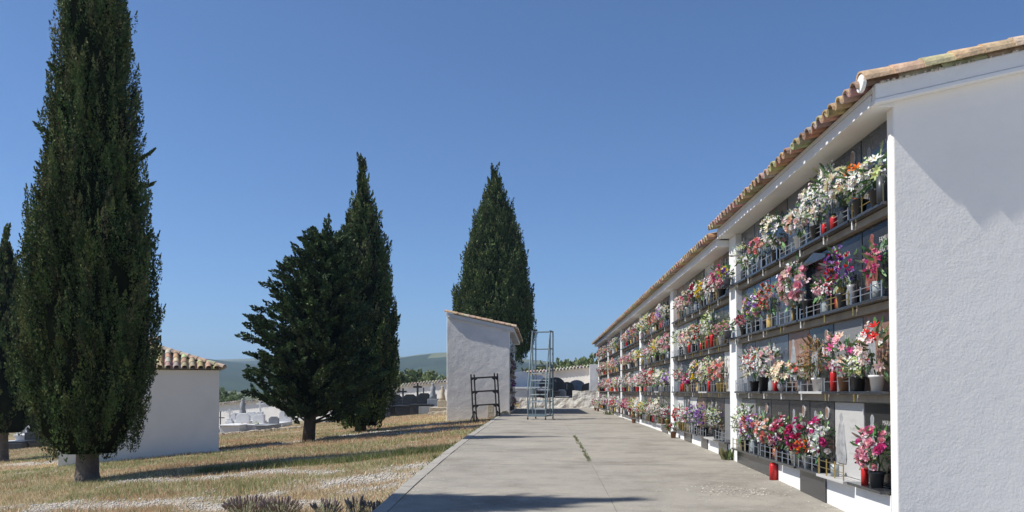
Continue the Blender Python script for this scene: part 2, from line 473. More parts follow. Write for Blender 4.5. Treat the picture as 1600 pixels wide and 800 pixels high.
def robe_relief(w, h, sc=1):
    "standing robed figure in low relief, local x outwards is -x"
    mb = MB()
    prof = [(0, .36), (.12, .42), (.35, .36), (.6, .26), (.75, .2), (.83, .10), (.87, .12), (.93, .13), (.98, .08), (1.0, .01)]
    n = 8; vs = []
    for (z, r) in prof:
        for i in range(n + 1):
            a = PI * i / n
            rip = 1 + (.12 * math.sin(i * 2.9 + z * 4) if z < .8 else 0)
            vs.append((-math.sin(a) * .008 * (r / .3 + .3) * rip, math.cos(a) * r * w * rip, z * h))
    fs = [(j * (n + 1) + i, j * (n + 1) + i + 1, (j + 1) * (n + 1) + i + 1, (j + 1) * (n + 1) + i) for j in range(len(prof) - 1) for i in range(n)]
    mb.add(vs, fs)
    return mb
def share(me, name, parent, loc=(0, 0, 0), m=None):
    o = bpy.data.objects.new(name, me); C.objects.link(o); o.parent = parent; o.location = loc
    return o
_r = robe_relief(.34, .5).build('relief', M['relief']); RELIEF = _r.data; bpy.data.objects.remove(_r)
_r = robe_relief(.34, .5).build('relief', M['relief_dark']); RELIEF_DARK = _r.data; bpy.data.objects.remove(_r)
_r = robe_relief(.36, .5).build('relief', M['relief_red']); RELIEF_RED = _r.data; bpy.data.objects.remove(_r)
_m = MB()
_m.prism([(.05 * math.cos(a), .068 * math.sin(a)) for a in np.linspace(0, 2 * PI, 18, endpoint=False)], -.012, 0, axis='x', m=0)
_m.prism([(.04 * math.cos(a), .056 * math.sin(a)) for a in np.linspace(0, 2 * PI, 18, endpoint=False)], -.015, -.0121, axis='x', m=1)
_r = _m.build('portrait', [M['white_marble'], M['brown_marble']]); PORTRAIT = _r.data; bpy.data.objects.remove(_r)
_m = MB(); _m.box(-.012, 0, -.011, .011, 0, .2); _m.box(-.011, -.0005, -.06, -.0112, .13, .152); _m.box(-.011, -.0005, .0112, .06, .13, .152)
_r = _m.build('small_cross', M['engrave']); SCROSS = _r.data; bpy.data.objects.remove(_r)
PORTS = {(0, 3), (0, 5), (1, 2), (1, 6), (2, 3), (3, 1), (3, 3), (0, 2), (2, 5)}

# ------------------------------------------------------------------ niche blocks
COLW = .7756
def niche_block(root, ncol, levels, soffit, cat_first, end_near, end_far, plates, lng, depth=2.6, rich=True, base=-.1, wall_mat=None):
    """local frame: x=0 is the pillar face, +x into the block; y along the wall"""
    wm = wall_mat or M['plaster']
    Lc = ncol * COLW; y0 = 0; y1 = Lc
    yA = -.13 if end_near else 0
    yB = lng
    top0 = soffit + .11
    slope = .22
    zt = lambda x: top0 + slope * (x + .18)
    mb = MB()   # body behind the plates
    mb.prism([(.12, base), (depth, base), (depth, zt(depth) - .02), (.12, zt(.12) - .02)], yA + (.131 if end_near else .001), yB - (.131 if end_far else .001))
    mb.build('wall', wm, root)
    if end_near:
        mb = MB(); mb.prism([(0, base), (depth + .01, base), (depth + .01, zt(depth) - .015), (0, zt(0) - .015)], yA, 0)
        mb.build('end_wall', wm, root, bevel=.012)
    if end_far:
        mb = MB(); mb.prism([(0, base), (depth + .01, base), (depth + .01, zt(depth) - .015), (0, zt(0) - .015)], lng - .13, lng)
        mb.build('end_wall', wm, root, bevel=.02)
    mb = MB(); mb.box(0, .118, y1, yB - (.132 if end_far else 0), base, soffit - .002); mb.build('pillar', M['trim'], root, bevel=.008)
    mb = MB(); mb.box(.001, .118, .001, y1 - .001, base, levels[0] - .034); mb.build('plinth', M['trim'], root)
    # eave slab and roof boards
    v0 = yA - (.05 if end_near else 0); v1 = yB + (.05 if end_far else 0)
    mb = MB(); mb.prism([(-.18, soffit), (.16, soffit), (.16, soffit + .1), (-.18, soffit + .1)], (yA + .002 if end_near else v0 + .001), v1 - .001)
    mb.build('eave_slab', M['trim'], root, bevel=.006)
    mb = MB(); mb.prism([(-.18, soffit + .102), (depth + .05, zt(depth + .05) + .0), (depth + .05, zt(depth + .05) + .05), (-.18, top0 + .035)], v0, v1)
    mb.build('roof_deck', M['trim'], root)
    rb = MB(); d = Vector((1, 0, slope)).normalized(); up = Vector((-slope, 0, 1)).normalized()
    pitch = .17; nrow = int((v1 - v0) / pitch)
    ntile = 7 if rich else 4
    for i in range(nrow + 1):
        y = v0 + .06 + i * (v1 - v0 - .12) / nrow
        for j in range(ntile):
            s = -.135 + j * .36 + rng.uniform(-.012, .012)
            p = Vector((-.18, y + rng.uniform(-.006, .006), top0 + .035)) + d * s
            tile(rb, p + up * (.012 + .006), d, up, .42, .075, .064, c=None)
            if j < 2 and i < nrow:
                tile(rb, p + Vector((0, pitch / 2, 0)) + up * .058, d, up, .42, .055, .06, under=True)
    rb.build('roof', M['tile'], root, smooth=False)
    # verge tiles at exposed gables
    for (flag, yy, sgn) in ((end_near, yA, -1), (end_far, yB, 1)):
        if not flag: continue
        fb = MB()          # mortar fascia with scalloped lower edge under the verge tiles
        n = 40; L = depth + .2
        ya, yb = sorted((yy + sgn * .004, yy + sgn * .075))
        pts_t = []; pts_b = []
        for i in range(n + 1):
            x = -.17 + L * i / n
            pts_t.append((x, zt(x) + .055)); pts_b.append((x, zt(x) - .075))
        fb.prism(pts_b + pts_t[::-1], ya, yb)
        fb.build('verge_fascia', M['trim'], root, bevel=.01)
        cb = MB()
        ya, yb = sorted((yy + sgn * .003, yy + sgn * .085))
        cb.prism([(-.178, zt(-.178) - .112), (depth, zt(depth) - .112), (depth, zt(depth) - .077), (-.178, zt(-.178) - .077)], ya, yb - (0 if sgn < 0 else .0))
        cb.build('gable_moulding', M['trim'], root, bevel=.006)
        vb = MB()
        for j in range(int(L / .245) + 1):
            p = Vector((-.27, yy + sgn * .055, top0 + .045)) + d * (j * .245)
            tile(vb, p + up * (.012 + rng.uniform(0, .006)), d, up, .30, .10, .086, .014, 9, c=tuple(k * rng.uniform(.9, 1.15) for k in rng.choice([(.58, .47, .28), (.56, .42, .26), (.60, .40, .27), (.60, .50, .30)])))
        vb.build('verge_tile_row', M['tile'], root)
        ob = MB(); p = Vector((-.282, yy + sgn * .055, top0 + .045))
        ob.tube(p + up * .02, p + d * .03 + up * .012, .074, .074, 18); ob.build('mortar_cap', M['trim'], root, smooth=False, bevel=.006)
        db = MB()
        for k in range(70):
            x = rng.uniform(-.15, L - .2); z = zt(x) + .055
            db.box(x, x + rng.uniform(.006, .025), yy + sgn * .088 - .012, yy + sgn * .088 + .012, z - rng.uniform(.002, .012), z + rng.uniform(0, .006))
        db.build('mortar_crumbs', M['mortar'], root)
    # per niche parts
    for r in range(4):
        zb = levels[r]; ztp = (levels[r + 1] - .034 if r < 3 else soffit)
        if r > 0:
            sl = MB(); sl.box(.03, .117, .002, y1 - .002, zb - .095, zb - .030)
            sl.build('mortar_band', M['band'], root)
        hgt = (ztp - .07 if r < 3 else ztp) - zb
        for c in range(ncol):
            ya = c * COLW + .012; yb = (c + 1) * COLW - .012
            pm, rel, txt = plates(r, c)
            pb = MB(); pb.box(.085, .119, ya, yb, zb + .003, zb + hgt - .004)
            if rel == 'frame':
                for (a, b2, z0, z1) in ((ya, ya + .07, zb + .004, zb + hgt - .12), (yb - .07, yb, zb + .004, zb + hgt - .12)):
                    pb.box(.03, .084, a, b2, z0, z1)
                pb.prism([(ya - .005, zb + hgt - .118), (yb + .005, zb + hgt - .118), (yb + .005, zb + hgt - .08), ((ya + yb) / 2, zb + hgt - .01), (ya - .005, zb + hgt - .08)], .01, .083, axis='x')
            pl = pb.build('memorial_plate', M[pm], root, bevel=.003 if rich else 0)
            ym = (ya + yb) / 2
            if rich:
                if txt is not None:
                    share(TEXTS[txt], 'inscription', pl, (.083, ym - (.12 if rel in ('robe', 'red') else 0), zb + hgt * .74))
                if rel == 'robe': share(RELIEF_DARK if pm in ('pale_granite', 'grey_granite', 'white_marble', 'cement_plate') else RELIEF, 'relief', pl, (.084, ym + .2, zb + .12))
                if (r, c) in PORTS: share(PORTRAIT, 'portrait', pl, (.084, ym - .2, zb + hgt * .84))
                elif rel is None and (r + c) % 2: share(SCROSS, 'small_cross', pl, (.084, ym + .2, zb + hgt * .6))
                if rel == 'red': share(RELIEF_RED, 'relief', pl, (.084, ym + .16, zb + .12))
            # shelf
            pr = {0: .085}.get(r, .045) + rng.uniform(-.01, .012)
            if r == 0 and (c == 1): pr += .03
            smat = rng.choice(['black_granite', 'dark_granite', 'dark_granite'])
            if rich and (r, c) in ((0, 1), (1, 2)): smat = 'pale_granite'
            sb = MB(); sb.box(-pr, .084, ya, yb, zb - .026, zb)
            sb.build('shelf', M[smat], root, bevel=.003 if rich else 0)
            if rich:
                gm = 'brass' if rng.random() < .18 or (r, c) in ((0, 1), (2, 1)) else 'steel'
                if rng.random() < .82 and (r, c) not in ():
                    gb = MB(); x = -pr + .018; hh = rng.uniform(.11, .17)
                    for k in range(4):
                        yy = ya + .03 + k * (yb - ya - .06) / 3
                        gb.tube((x, yy, zb), (x, yy, zb + hh), .006, None, 6)
                    for zf in ((.45, .85) if rng.random() < .6 else (.7,)):
                        gb.tube((x, ya + .03, zb + hh * zf), (x, yb - .03, zb + hh * zf), .004, None, 5)
                    gb.build('railing', M[gm], root)
                if r > 0:
                    bb = MB(); bb.tube((-.005, yb + .01, zb - .095), (-.005, yb + .01, zb - .027), .009, None, 8)
                    bb.build('bracket', M['brass' if rng.random() < .4 else 'trim'], root)
    return zt

# plate looks of the nearest block, bottom row first
P0 = {(0, 0): ('black_granite', 'robe', 2), (0, 1): ('pale_granite', 'robe', 1), (0, 2): ('dark_granite', 'robe', 3), (0, 3): ('black_granite', 'robe', 0), (0, 4): ('black_granite', None, 1), (0, 5): ('dark_granite', 'robe', 2), (0, 6): ('grey_granite', None, 3),
      (1, 0): ('brown_marble', 'robe', 3), (1, 1): ('grey_granite', None, 3), (1, 2): ('black_granite', 'robe', 3), (1, 3): ('brown_marble', 'robe', 1), (1, 4): ('blue_granite', None, 3), (1, 5): ('grey_granite', 'robe', None), (1, 6): ('blue_granite', 'robe', 2),
      (2, 0): ('black_granite', 'red', 0), (2, 1): ('black_granite', None, 2), (2, 2): ('black_granite', 'frame', None), (2, 3): ('dark_granite', None, 2), (2, 4): ('blue_granite', None, 0), (2, 5): ('blue_granite', 'robe', 3), (2, 6): ('dark_granite', None, 1),
      (3, 0): ('blue_granite', 'robe', 1), (3, 1): ('blue_granite', None, 2), (3, 2): ('blue_granite', 'robe', 0), (3, 3): ('blue_granite', None, 3), (3, 4): ('black_granite', 'robe', None), (3, 5): ('blue_granite', 'robe', 2), (3, 6): ('blue_granite', None, 0)}
def plates0(r, c): return P0[(r, c)]
prs = random.Random(5)
def plates_r(r, c):
    return (prs.choice(['black_granite', 'dark_granite', 'dark_granite', 'blue_granite', 'grey_granite', 'brown_marble', 'white_marble', 'cement_plate']), prs.choice(['robe', None, None, None]), prs.choice([0, 1, 2, 3, None]))

LV0 = [EYE - .83, EYE - .004, EYE + .79, EYE + 1.585]; SO0 = EYE + 2.33
LV1 = [EYE - .78, EYE - .01, EYE + .735, EYE + 1.485]; SO1 = EYE + 2.215
ORD = ['first', 'second', 'third', 'fourth', 'fifth', 'sixth', 'seventh']
blocks = []
BL = ['tall white niche block nearest the viewer with bare plaster end wall and tiled roof',
      'white niche block with lilac bouquet at its foot, second along the path',
      'third white niche block along the path, between second and third inner pillars',
      'fourth white niche block along the path, crowded with small flowers',
      'fifth white niche block along the path, next to last before rubble wall',
      'last white niche block, at the far end of the path beside the rubble wall']
for k in range(6):
    root = empty('niche_block', (2.885, 7.04 + 5.86 * k, 0))
    tag(root, BL[k], 'niche block', 'white burial niche blocks along the path')
    niche_block(root, 7, LV0 if k == 0 else LV1, (SO0 if k == 0 else SO1) - max(0, k - 1) * .0, k == 0, k == 0, k == 5,
                plates0 if k == 0 else plates_r, 5.86, rich=k < 3, base=-.1)
    blocks.append(root)
# black stone panels on the nearest plinth
for (c0, c1) in ((1.55 / COLW, 2.38 / COLW), (3.3 / COLW, 6.9)):
    pb = MB(); pb.box(-.016, .0, c0 * COLW, c1 * COLW, -.02, LV0[0] - .034)
    pb.build('plinth_panel', M['dark_granite'], blocks[0], bevel=.003)
for (k, c0, c1) in ((1, .2, 1.0), (1, 2.2, 2.9), (1, 4.2, 5.2), (2, .5, 1.6)):
    pb = MB(); pb.box(-.016, .0, c0 * COLW, c1 * COLW, -.02, LV1[0] - .034)
    pb.build('plinth_panel', M['dark_granite'], blocks[k])

# small block across the path (front of niches turned to the path)
root = empty('niche_block', (-1.27, 43.8, 0), PI)
tag(root, 'small white niche block left of the path with lean-to tile roof and plain end wall', 'niche block')
niche_block(root, 12, [EYE - .78, EYE - .02, EYE + .72, EYE + 1.45], EYE + 2.42, False, False, True, plates_r, 9.8, depth=2.55, rich=False, base=-1.2, wall_mat=M['plaster_rough'])
small_block = root

# ------------------------------------------------------------------ flowers
COLS = {'white': (.84, .83, .78), 'pink': (.80, .38, .46), 'pale pink': (.82, .60, .58), 'magenta': (.66, .08, .28), 'crimson': (.45, .04, .10), 'coral': (.80, .30, .26),
        'peach': (.84, .58, .45), 'yellow': (.80, .60, .05), 'lime': (.58, .66, .28), 'lilac': (.48, .28, .62), 'purple': (.20, .07, .38), 'cream': (.84, .77, .58),
        'red': (.58, .02, .02), 'orange': (.80, .20, .03), 'brown': (.27, .14, .07), 'ochre': (.42, .26, .10)}
POT = {'black': (.02, .02, .022), 'white': (.72, .7, .67), 'grey': (.25, .25, .26), 'gold': (.55, .38, .12), 'brown': (.22, .11, .06), 'cream': (.66, .6, .48), 'dark': (.05, .055, .06), 'orange': (.6, .18, .07), 'red': (.5, .03, .03), 'clear': (.3, .33, .33)}

def petal(mb, o, d, n, L, w, cup, c, m=0):
    "two quad petal from o along d, with face normal n"
    s = d.cross(n).normalized()
    a = o + s * w * .25; b = o - s * w * .25
    mid = o + d * L * .55 + n * cup * .5; tip = o + d * L + n * cup * -.3
    mb.add([a, b, mid - s * w * .5, mid + s * w * .5, tip - s * w * .2, tip + s * w * .2], [(0, 1, 2, 3), (3, 2, 4, 5)], m, c)

def bloom(mb, p, n, kind, size, c, rn):
    n = Vector(n).normalized(); u = n.orthogonal().normalized(); w = n.cross(u)
    jit = lambda f=.15: tuple(min(.9, k * rn.uniform(1 - f, 1 + f)) for k in c)
    if kind == 'rose':
        for ring, (tilt, ln, cnt) in enumerate(((.25, .75, 3), (.65, .95, 4), (1.1, 1.05, 5))):
            for i in range(cnt):
                a = 2 * PI * (i + ring * .37) / cnt + rn.uniform(-.2, .2)
                rd = u * math.cos(a) + w * math.sin(a)
                d = (n * math.cos(tilt) + rd * math.sin(tilt)).normalized()
                nn = (rd * -math.cos(tilt) + n * math.sin(tilt))
                petal(mb, p + rd * size * .1, d, nn, size * ln, size * 1.05, -size * .15, jit())
    elif kind == 'lily':
        for i in range(6):
            a = 2 * PI * i / 6 + rn.uniform(-.12, .12); rd = u * math.cos(a) + w * math.sin(a)
            d = (n * .55 + rd).normalized(); nn = (n - rd * .5).normalized()
            petal(mb, p, d, nn, size * 1.55, size * .62, size * .12, jit(.08))
        for i in range(3):
            q = p + n * size * .5 + u * rn.uniform(-.1, .1) * size
            petal(mb, p + n * .004, (n + u * rn.uniform(-.3, .3) + w * rn.uniform(-.3, .3)).normalized(), u, size * .8, size * .12, 0, (.62, .36, .06))
    elif kind == 'carn':
        for i in range(14):
            a = rn.uniform(0, 2 * PI); t = rn.uniform(.1, 1.35); rd = u * math.cos(a) + w * math.sin(a)
            d = (n * math.cos(t) + rd * math.sin(t)).normalized(); nn = (rd * -math.cos(t) + n * math.sin(t))
            petal(mb, p + d * size * .2, d, nn, size * .75, size * .55, 0, jit(.22))
    elif kind == 'small':
        for k in range(5):
            q = p + (u * rn.uniform(-1, 1) + w * rn.uniform(-1, 1) + n * rn.uniform(-.8, .8)) * size
            cc = jit(.15); m = (n + u * rn.uniform(-.7, .7) + w * rn.uniform(-.7, .7)).normalized(); uu = m.orthogonal().normalized(); ww = m.cross(uu)
            for i in range(4):
                a = 2 * PI * i / 4 + .3; rd = uu * math.cos(a) + ww * math.sin(a)
                petal(mb, q, (rd + m * .3).normalized(), m, size * .48, size * .42, 0, cc)
    elif kind == 'spray':
        for k in range(6):
            q = p + (u * rn.uniform(-1, 1) + w * rn.uniform(-1, 1) + n * rn.uniform(-.6, 1.2)) * size
            petal(mb, q, Vector((rn.uniform(-1, 1), rn.uniform(-1, 1), rn.uniform(-.4, 1))).normalized(), n, size * .7, size * .3, 0, jit(.3))

GREENS = [(.07, .15, .05), (.13, .22, .08), (.19, .28, .12), (.06, .12, .05), (.30, .38, .22)]
def vase_mesh(kind, colour, h, rn):
    mb = MB(); c = POT[colour]
    r = {'jar': .045, 'pot': .065, 'bowl': .085, 'tumbler': .04, 'cone': .055}[kind]
    if kind == 'pot': prof = [(.001, 0), (r * .72, 0), (r * .95, h * .85), (r * 1.1, h * .86), (r * 1.1, h), (r * .92, h), (r * .85, h * .8)]
    elif kind == 'jar': prof = [(.001, 0), (r * .9, 0), (r * 1.05, h * .1), (r * 1.1, h * .6), (r * .8, h * .85), (r, h), (r * .85, h), (r * .6, h * .7)]
    elif kind == 'bowl': prof = [(.001, 0), (r * .6, 0), (r * .95, h * .5), (r, h), (r * .9, h), (r * .8, h * .6)]
    elif kind == 'cone': prof = [(.001, 0), (r * .55, 0), (r * 1.0, h * .97), (r * 1.1, h), (r * .9, h), (r * .7, h * .7)]
    else: prof = [(.001, 0), (r, 0), (r, h), (r * .85, h), (r * .8, h * .6)]
    mb.lathe(prof, 14, c=c)
    return mb

flower_count = [0]
used_labels = set()
def words(cols):
    u = []
    for c in cols:
        if c not in u: u.append(c)
    return ' and '.join(u[:2]) if len(u) > 1 else u[0]
KW = {'rose': 'roses', 'lily': 'lilies', 'carn': 'carnations', 'small': 'small blossoms', 'spray': 'dried sprays'}
def bouquet(parent_frame, ly, r, w, h, cols, kind, vk, vc, levels, where, lx=None, detail=2, name='flower_arrangement', group='flower arrangements on the niche shelves', green=1.0, z=None, flip=False, bs=None):
    seed = 1000 + flower_count[0]; flower_count[0] += 1
    rn = random.Random(seed)
    bx, by = parent_frame.location.x, parent_frame.location.y
    sg = -1 if flip else 1
    lx = .015 if lx is None else lx
    zz = levels[r] if z is None else z
    loc = (bx + sg * lx, by + sg * ly, zz + .0005)
    vh = min({'jar': .17, 'pot': .14, 'bowl': .09, 'tumbler': .15, 'cone': .13}[vk], h * .45)
    out = -sg           # towards the open side
    cb = MB(); lb = MB()
    cz = vh + (h - vh) * .52
    rx, ry, rz_ = min(w * .42, .16), w * .5, (h - vh) * .52
    size = (bs or {'rose': .042, 'lily': .042, 'carn': .034, 'small': .036, 'spray': .04}[kind]) * .7
    if detail == 2: nb = int(12 + 165 * w * h * ({'rose': 1, 'lily': .8, 'carn': 1.2, 'small': 1.5, 'spray': 1.7}[kind]))
    else: nb = int(8 + 75 * w * h)
    nb = int(nb * min(1.5, (.036 / size) ** .9))
    for i in range(nb):
        th = rn.uniform(0, 2 * PI); ph = math.acos(rn.uniform(-.75, 1))
        dv = Vector((math.sin(ph) * math.cos(th), math.sin(ph) * math.sin(th), math.cos(ph)))
        if dv.x * out < -.2: dv.x = -dv.x
        k = rn.uniform(.72, 1.03)
        p = Vector((dv.x * rx * k + out * .01, dv.y * ry * k, cz + dv.z * rz_ * k))
        cn = rn.choice(cols); kd = kind
        if kind in ('rose', 'lily') and rn.random() < .3: kd = 'small'
        c = COLS[cn]
        if kd == 'small' and kind != 'small' and rn.random() < .5: c = COLS['white']
        bloom(cb, p, dv + Vector((out * .5, 0, .2)), kd, size * rn.uniform(.8, 1.25) * (1.15 if detail < 2 else 1), c, rn)
    nl = int((26 + 110 * w * h) * green) if detail == 2 else int((14 + 60 * w * h) * green)
    for i in range(nl):
        th = rn.uniform(0, 2 * PI); ph = math.acos(rn.uniform(-.95, 1))
        dv = Vector((math.sin(ph) * math.cos(th), math.sin(ph) * math.sin(th), math.cos(ph)))
        k = rn.uniform(.35, 1.0)
        p = Vector((dv.x * rx * k, dv.y * ry * k, cz + dv.z * rz_ * k))
        dd = (dv + Vector((0, 0, rn.uniform(-.3, .5)))).normalized()
        c = tuple(g * rn.uniform(.7, 1.3) for g in rn.choice(GREENS if kind != 'spray' else [(.16, .11, .05), (.10, .09, .04)]))
        petal(lb, p, dd, dd.orthogonal().normalized(), rn.uniform(.06, .11), rn.uniform(.018, .035), .01, c)
    for i in range(6):
        a = rn.uniform(0, 2 * PI)
        lb.tube((0, 0, vh * .7), (math.cos(a) * rx * .5, math.sin(a) * ry * .5, cz), .003, None, 4, c=(.06, .1, .03), caps=False)
    vm = vase_mesh(vk, vc, vh, rn)
    vase_word = {'jar': 'vase', 'pot': 'pot', 'bowl': 'bowl', 'tumbler': 'tumbler', 'cone': 'flared pot'}[vk]
    lab = f"{words(cols)} {KW[kind]} in {vc} {vase_word}{where}"
    if lab in used_labels: lab = 'smaller ' + lab
    if lab in used_labels: lab = lab.replace('smaller', 'smallest')
    used_labels.add(lab)
    if detail == 2:
        root = empty(name, loc)
        cb.build('blooms', M['petal'], root); lb.build('foliage', M['leaf'], root)
        vm.build('vase' if vk != 'pot' else 'pot', M['pot'], root, smooth=True)
        tag(root, lab, 'flowers', group)
        return root
    allb = MB()
    allb.v = cb.v + lb.v + vm.v
    n1, n2 = len(cb.v), len(cb.v) + len(lb.v)
    allb.f = cb.f + [tuple(i + n1 for i in f) for f in lb.f] + [tuple(i + n2 for i in f) for f in vm.f]
    allb.m = [0] * len(cb.f) + [1] * len(lb.f) + [2] * len(vm.f); allb.c = cb.c + lb.c + vm.c
    o = allb.build(name, [M['petal'], M['leaf'], M['pot']])
    o.location = loc
    tag(o, lab, 'flowers', group)
    return o

ROWW = ['bottom', 'second', 'third', 'top']
PILW = ['nearest', 'second', 'third', 'fourth', 'fifth', 'sixth']
def where(r, c, k):
    return f", {ROWW[r]} shelf, {ORD[max(0, min(c, 6))]} niche past {PILW[k]} pillar"
def yy_of(px, X=2.905): return X / sight(px)

B0 = [  # photo column, shelf row, width, height, colours, kind, vase
    (1377, 3, .30, .44, ['white', 'white', 'lime'], 'lily', 'pot', 'black'),
    (1350, 3, .40, .46, ['white', 'orange', 'white'], 'lily', 'pot', 'black'),
    (1324, 3, .38, .54, ['white', 'cream'], 'rose', 'jar', 'dark'),
    (1305, 3, .32, .66, ['white'], 'small', 'jar', 'black'),
    (1281, 3, .50, .56, ['white', 'cream'], 'small', 'pot', 'black'),
    (1254, 3, .42, .42, ['pale pink', 'peach', 'white'], 'rose', 'pot', 'white'),
    (1217, 3, .46, .58, ['white', 'white', 'cream'], 'lily', 'pot', 'black'),
    (1194, 3, .36, .40, ['coral', 'pink', 'peach'], 'rose', 'jar', 'dark'),
    (1166, 3, .34, .50, ['white', 'lime'], 'spray', 'jar', 'dark'),
    (1176, 3, .22, .26, ['white'], 'small', 'jar', 'clear'),
    (1376, 2, .22, .44, ['magenta', 'pink'], 'carn', 'tumbler', 'clear'),
    (1322, 2, .40, .58, ['purple', 'lilac', 'red', 'magenta'], 'carn', 'pot', 'dark'),
    (1296, 2, .28, .32, ['pink', 'white'], 'small', 'jar', 'clear'),
    (1250, 2, .56, .66, ['pink', 'pale pink'], 'rose', 'pot', 'black'),
    (1207, 2, .34, .58, ['coral', 'red', 'peach'], 'carn', 'jar', 'gold'),
    (1184, 2, .46, .52, ['lime', 'yellow', 'pink', 'white', 'lilac'], 'rose', 'pot', 'dark'),
    (1166, 2, .28, .28, ['pink', 'crimson'], 'carn', 'pot', 'black'),
    (1374, 1, .36, .58, ['white', 'pale pink', 'red'], 'lily', 'pot', 'white'),
    (1323, 1, .50, .56, ['pink', 'white', 'magenta', 'peach'], 'lily', 'pot', 'brown'),
    (1345, 1, .26, .30, ['white', 'lime'], 'small', 'pot', 'black'),
    (1281, 1, .48, .54, ['brown', 'ochre'], 'spray', 'pot', 'white'),
    (1255, 1, .30, .30, ['coral', 'white', 'pink'], 'rose', 'tumbler', 'grey'),
    (1228, 1, .40, .34, ['cream', 'peach'], 'lily', 'bowl', 'grey'),
    (1209, 1, .38, .56, ['pale pink', 'white'], 'rose', 'jar', 'clear'),
    (1181, 1, .40, .56, ['white', 'white', 'cream', 'red'], 'small', 'pot', 'black'),
    (1372, 0, .42, .52, ['pink', 'pink', 'magenta'], 'rose', 'pot', 'dark'),
    (1288, 0, .32, .56, ['magenta', 'white'], 'rose', 'pot', 'black'),
    (1262, 0, .26, .30, ['crimson', 'orange'], 'carn', 'cone', 'white'),
    (1248, 0, .28, .50, ['crimson', 'magenta'], 'rose', 'cone', 'cream'),
    (1225, 0, .34, .50, ['crimson', 'pink'], 'rose', 'tumbler', 'black'),
    (1201, 0, .34, .50, ['peach', 'white', 'coral'], 'rose', 'pot', 'black'),
    (1179, 0, .44, .50, ['pink', 'coral', 'lilac'], 'rose', 'jar', 'clear'),
    (1166, 0, .42, .62, ['white', 'lime', 'white'], 'small', 'pot', 'black'),
    (1214, 0, .20, .34, ['lilac', 'white'], 'small', 'tumbler', 'orange')]
for (px, r, w, h, cols, kind, vk, vc) in B0:
    ly = yy_of(px) - 7.04
    c = int(ly / COLW)
    big = {'rose': .046, 'lily': .044}.get(kind)
    if px == 1250: big = .07
    if px == 1281 and r == 3: big = .045
    bouquet(blocks[0], ly, r, w, h, cols, kind, vk, vc, LV0, where(r, c, 0), lx=.0, bs=big, green=(1.8 if px in (1372, 1250, 1217) else 1.1))
# two small arrangements on shelf ends in front of the second pillar
for (ly, r, w, h, cols, kind, vk, vc, wd) in ((5.60, 3, .26, .26, ['yellow', 'purple'], 'rose', 'pot', 'grey', ', top shelf end before second pillar'), (5.58, 2, .3, .26, ['pink', 'lime'], 'carn', 'pot', 'grey', ', third shelf end before second pillar')):
    sb = MB(); sb.box(-.045, .0, 5.44, 5.84, LV0[r] - .032, LV0[r]); sb.build('shelf', M['dark_granite'], blocks[0], bevel=.003)
    bouquet(blocks[0], ly, r, w, h, cols, kind, vk, vc, LV0, wd, lx=-.09)
    # a little bracket tray carries it
    tb = MB(); tb.box(-.16, -.046, ly - .14, ly + .14, LV0[r] - .02, LV0[r] - .001); tb.build('shelf', M['dark_granite'], blocks[0])

B1 = [(1131, 3, .46, .50, ['magenta', 'pink', 'pale pink'], 'rose', 'pot', 'black'), (1117, 3, .40, .42, ['white', 'pink'], 'lily', 'jar', 'dark'), (1103, 3, .42, .46, ['white', 'yellow'], 'rose', 'pot', 'black'),
      (1091, 3, .40, .52, ['crimson', 'white'], 'rose', 'jar', 'grey'), (1079, 3, .42, .46, ['pink', 'cream'], 'rose', 'pot', 'white'), (1068, 3, .38, .42, ['white', 'pale pink'], 'lily', 'pot', 'grey'),
      (1131, 2, .34, .32, ['pink', 'pale pink'], 'carn', 'pot', 'white'), (1113, 2, .50, .60, ['white', 'lime'], 'small', 'pot', 'brown'), (1099, 2, .34, .46, ['red', 'white'], 'carn', 'tumbler', 'red'), (1089, 2, .42, .50, ['white', 'peach'], 'rose', 'pot', 'black'),
      (1077, 2, .42, .46, ['cream', 'pink'], 'lily', 'pot', 'grey'), (1066, 2, .42, .50, ['white', 'lime'], 'small', 'jar', 'black'),
      (1127, 1, .54, .54, ['coral', 'peach', 'pale pink'], 'rose', 'pot', 'gold'), (1108, 1, .46, .56, ['white', 'lime', 'pink'], 'small', 'pot', 'black'), (1094, 1, .46, .56, ['white', 'pale pink', 'yellow'], 'rose', 'jar', 'gold'),
      (1079, 1, .32, .34, ['pink', 'magenta'], 'rose', 'pot', 'white'), (1067, 1, .40, .46, ['white', 'coral'], 'carn', 'tumbler', 'red'),
      (1122, 0, .38, .50, ['white', 'lime'], 'spray', 'pot', 'black'), (1103, 0, .50, .52, ['lilac', 'purple', 'lilac'], 'carn', 'pot', 'black'), (1090, 0, .46, .54, ['lilac', 'lilac', 'white'], 'carn', 'pot', 'dark'),
      (1078, 0, .36, .44, ['pink', 'white'], 'rose', 'jar', 'grey'), (1066, 0, .40, .46, ['coral', 'white', 'red'], 'rose', 'pot', 'brown')]
for (px, r, w, h, cols, kind, vk, vc) in B1:
    ly = min(yy_of(px) - 12.9, 5.25)
    bouquet(blocks[1], ly, r, w, h, cols, kind, vk, vc, LV1, where(r, int(ly / COLW), 1), lx=-.005, bs=.046 if kind in ('rose', 'lily') else None)

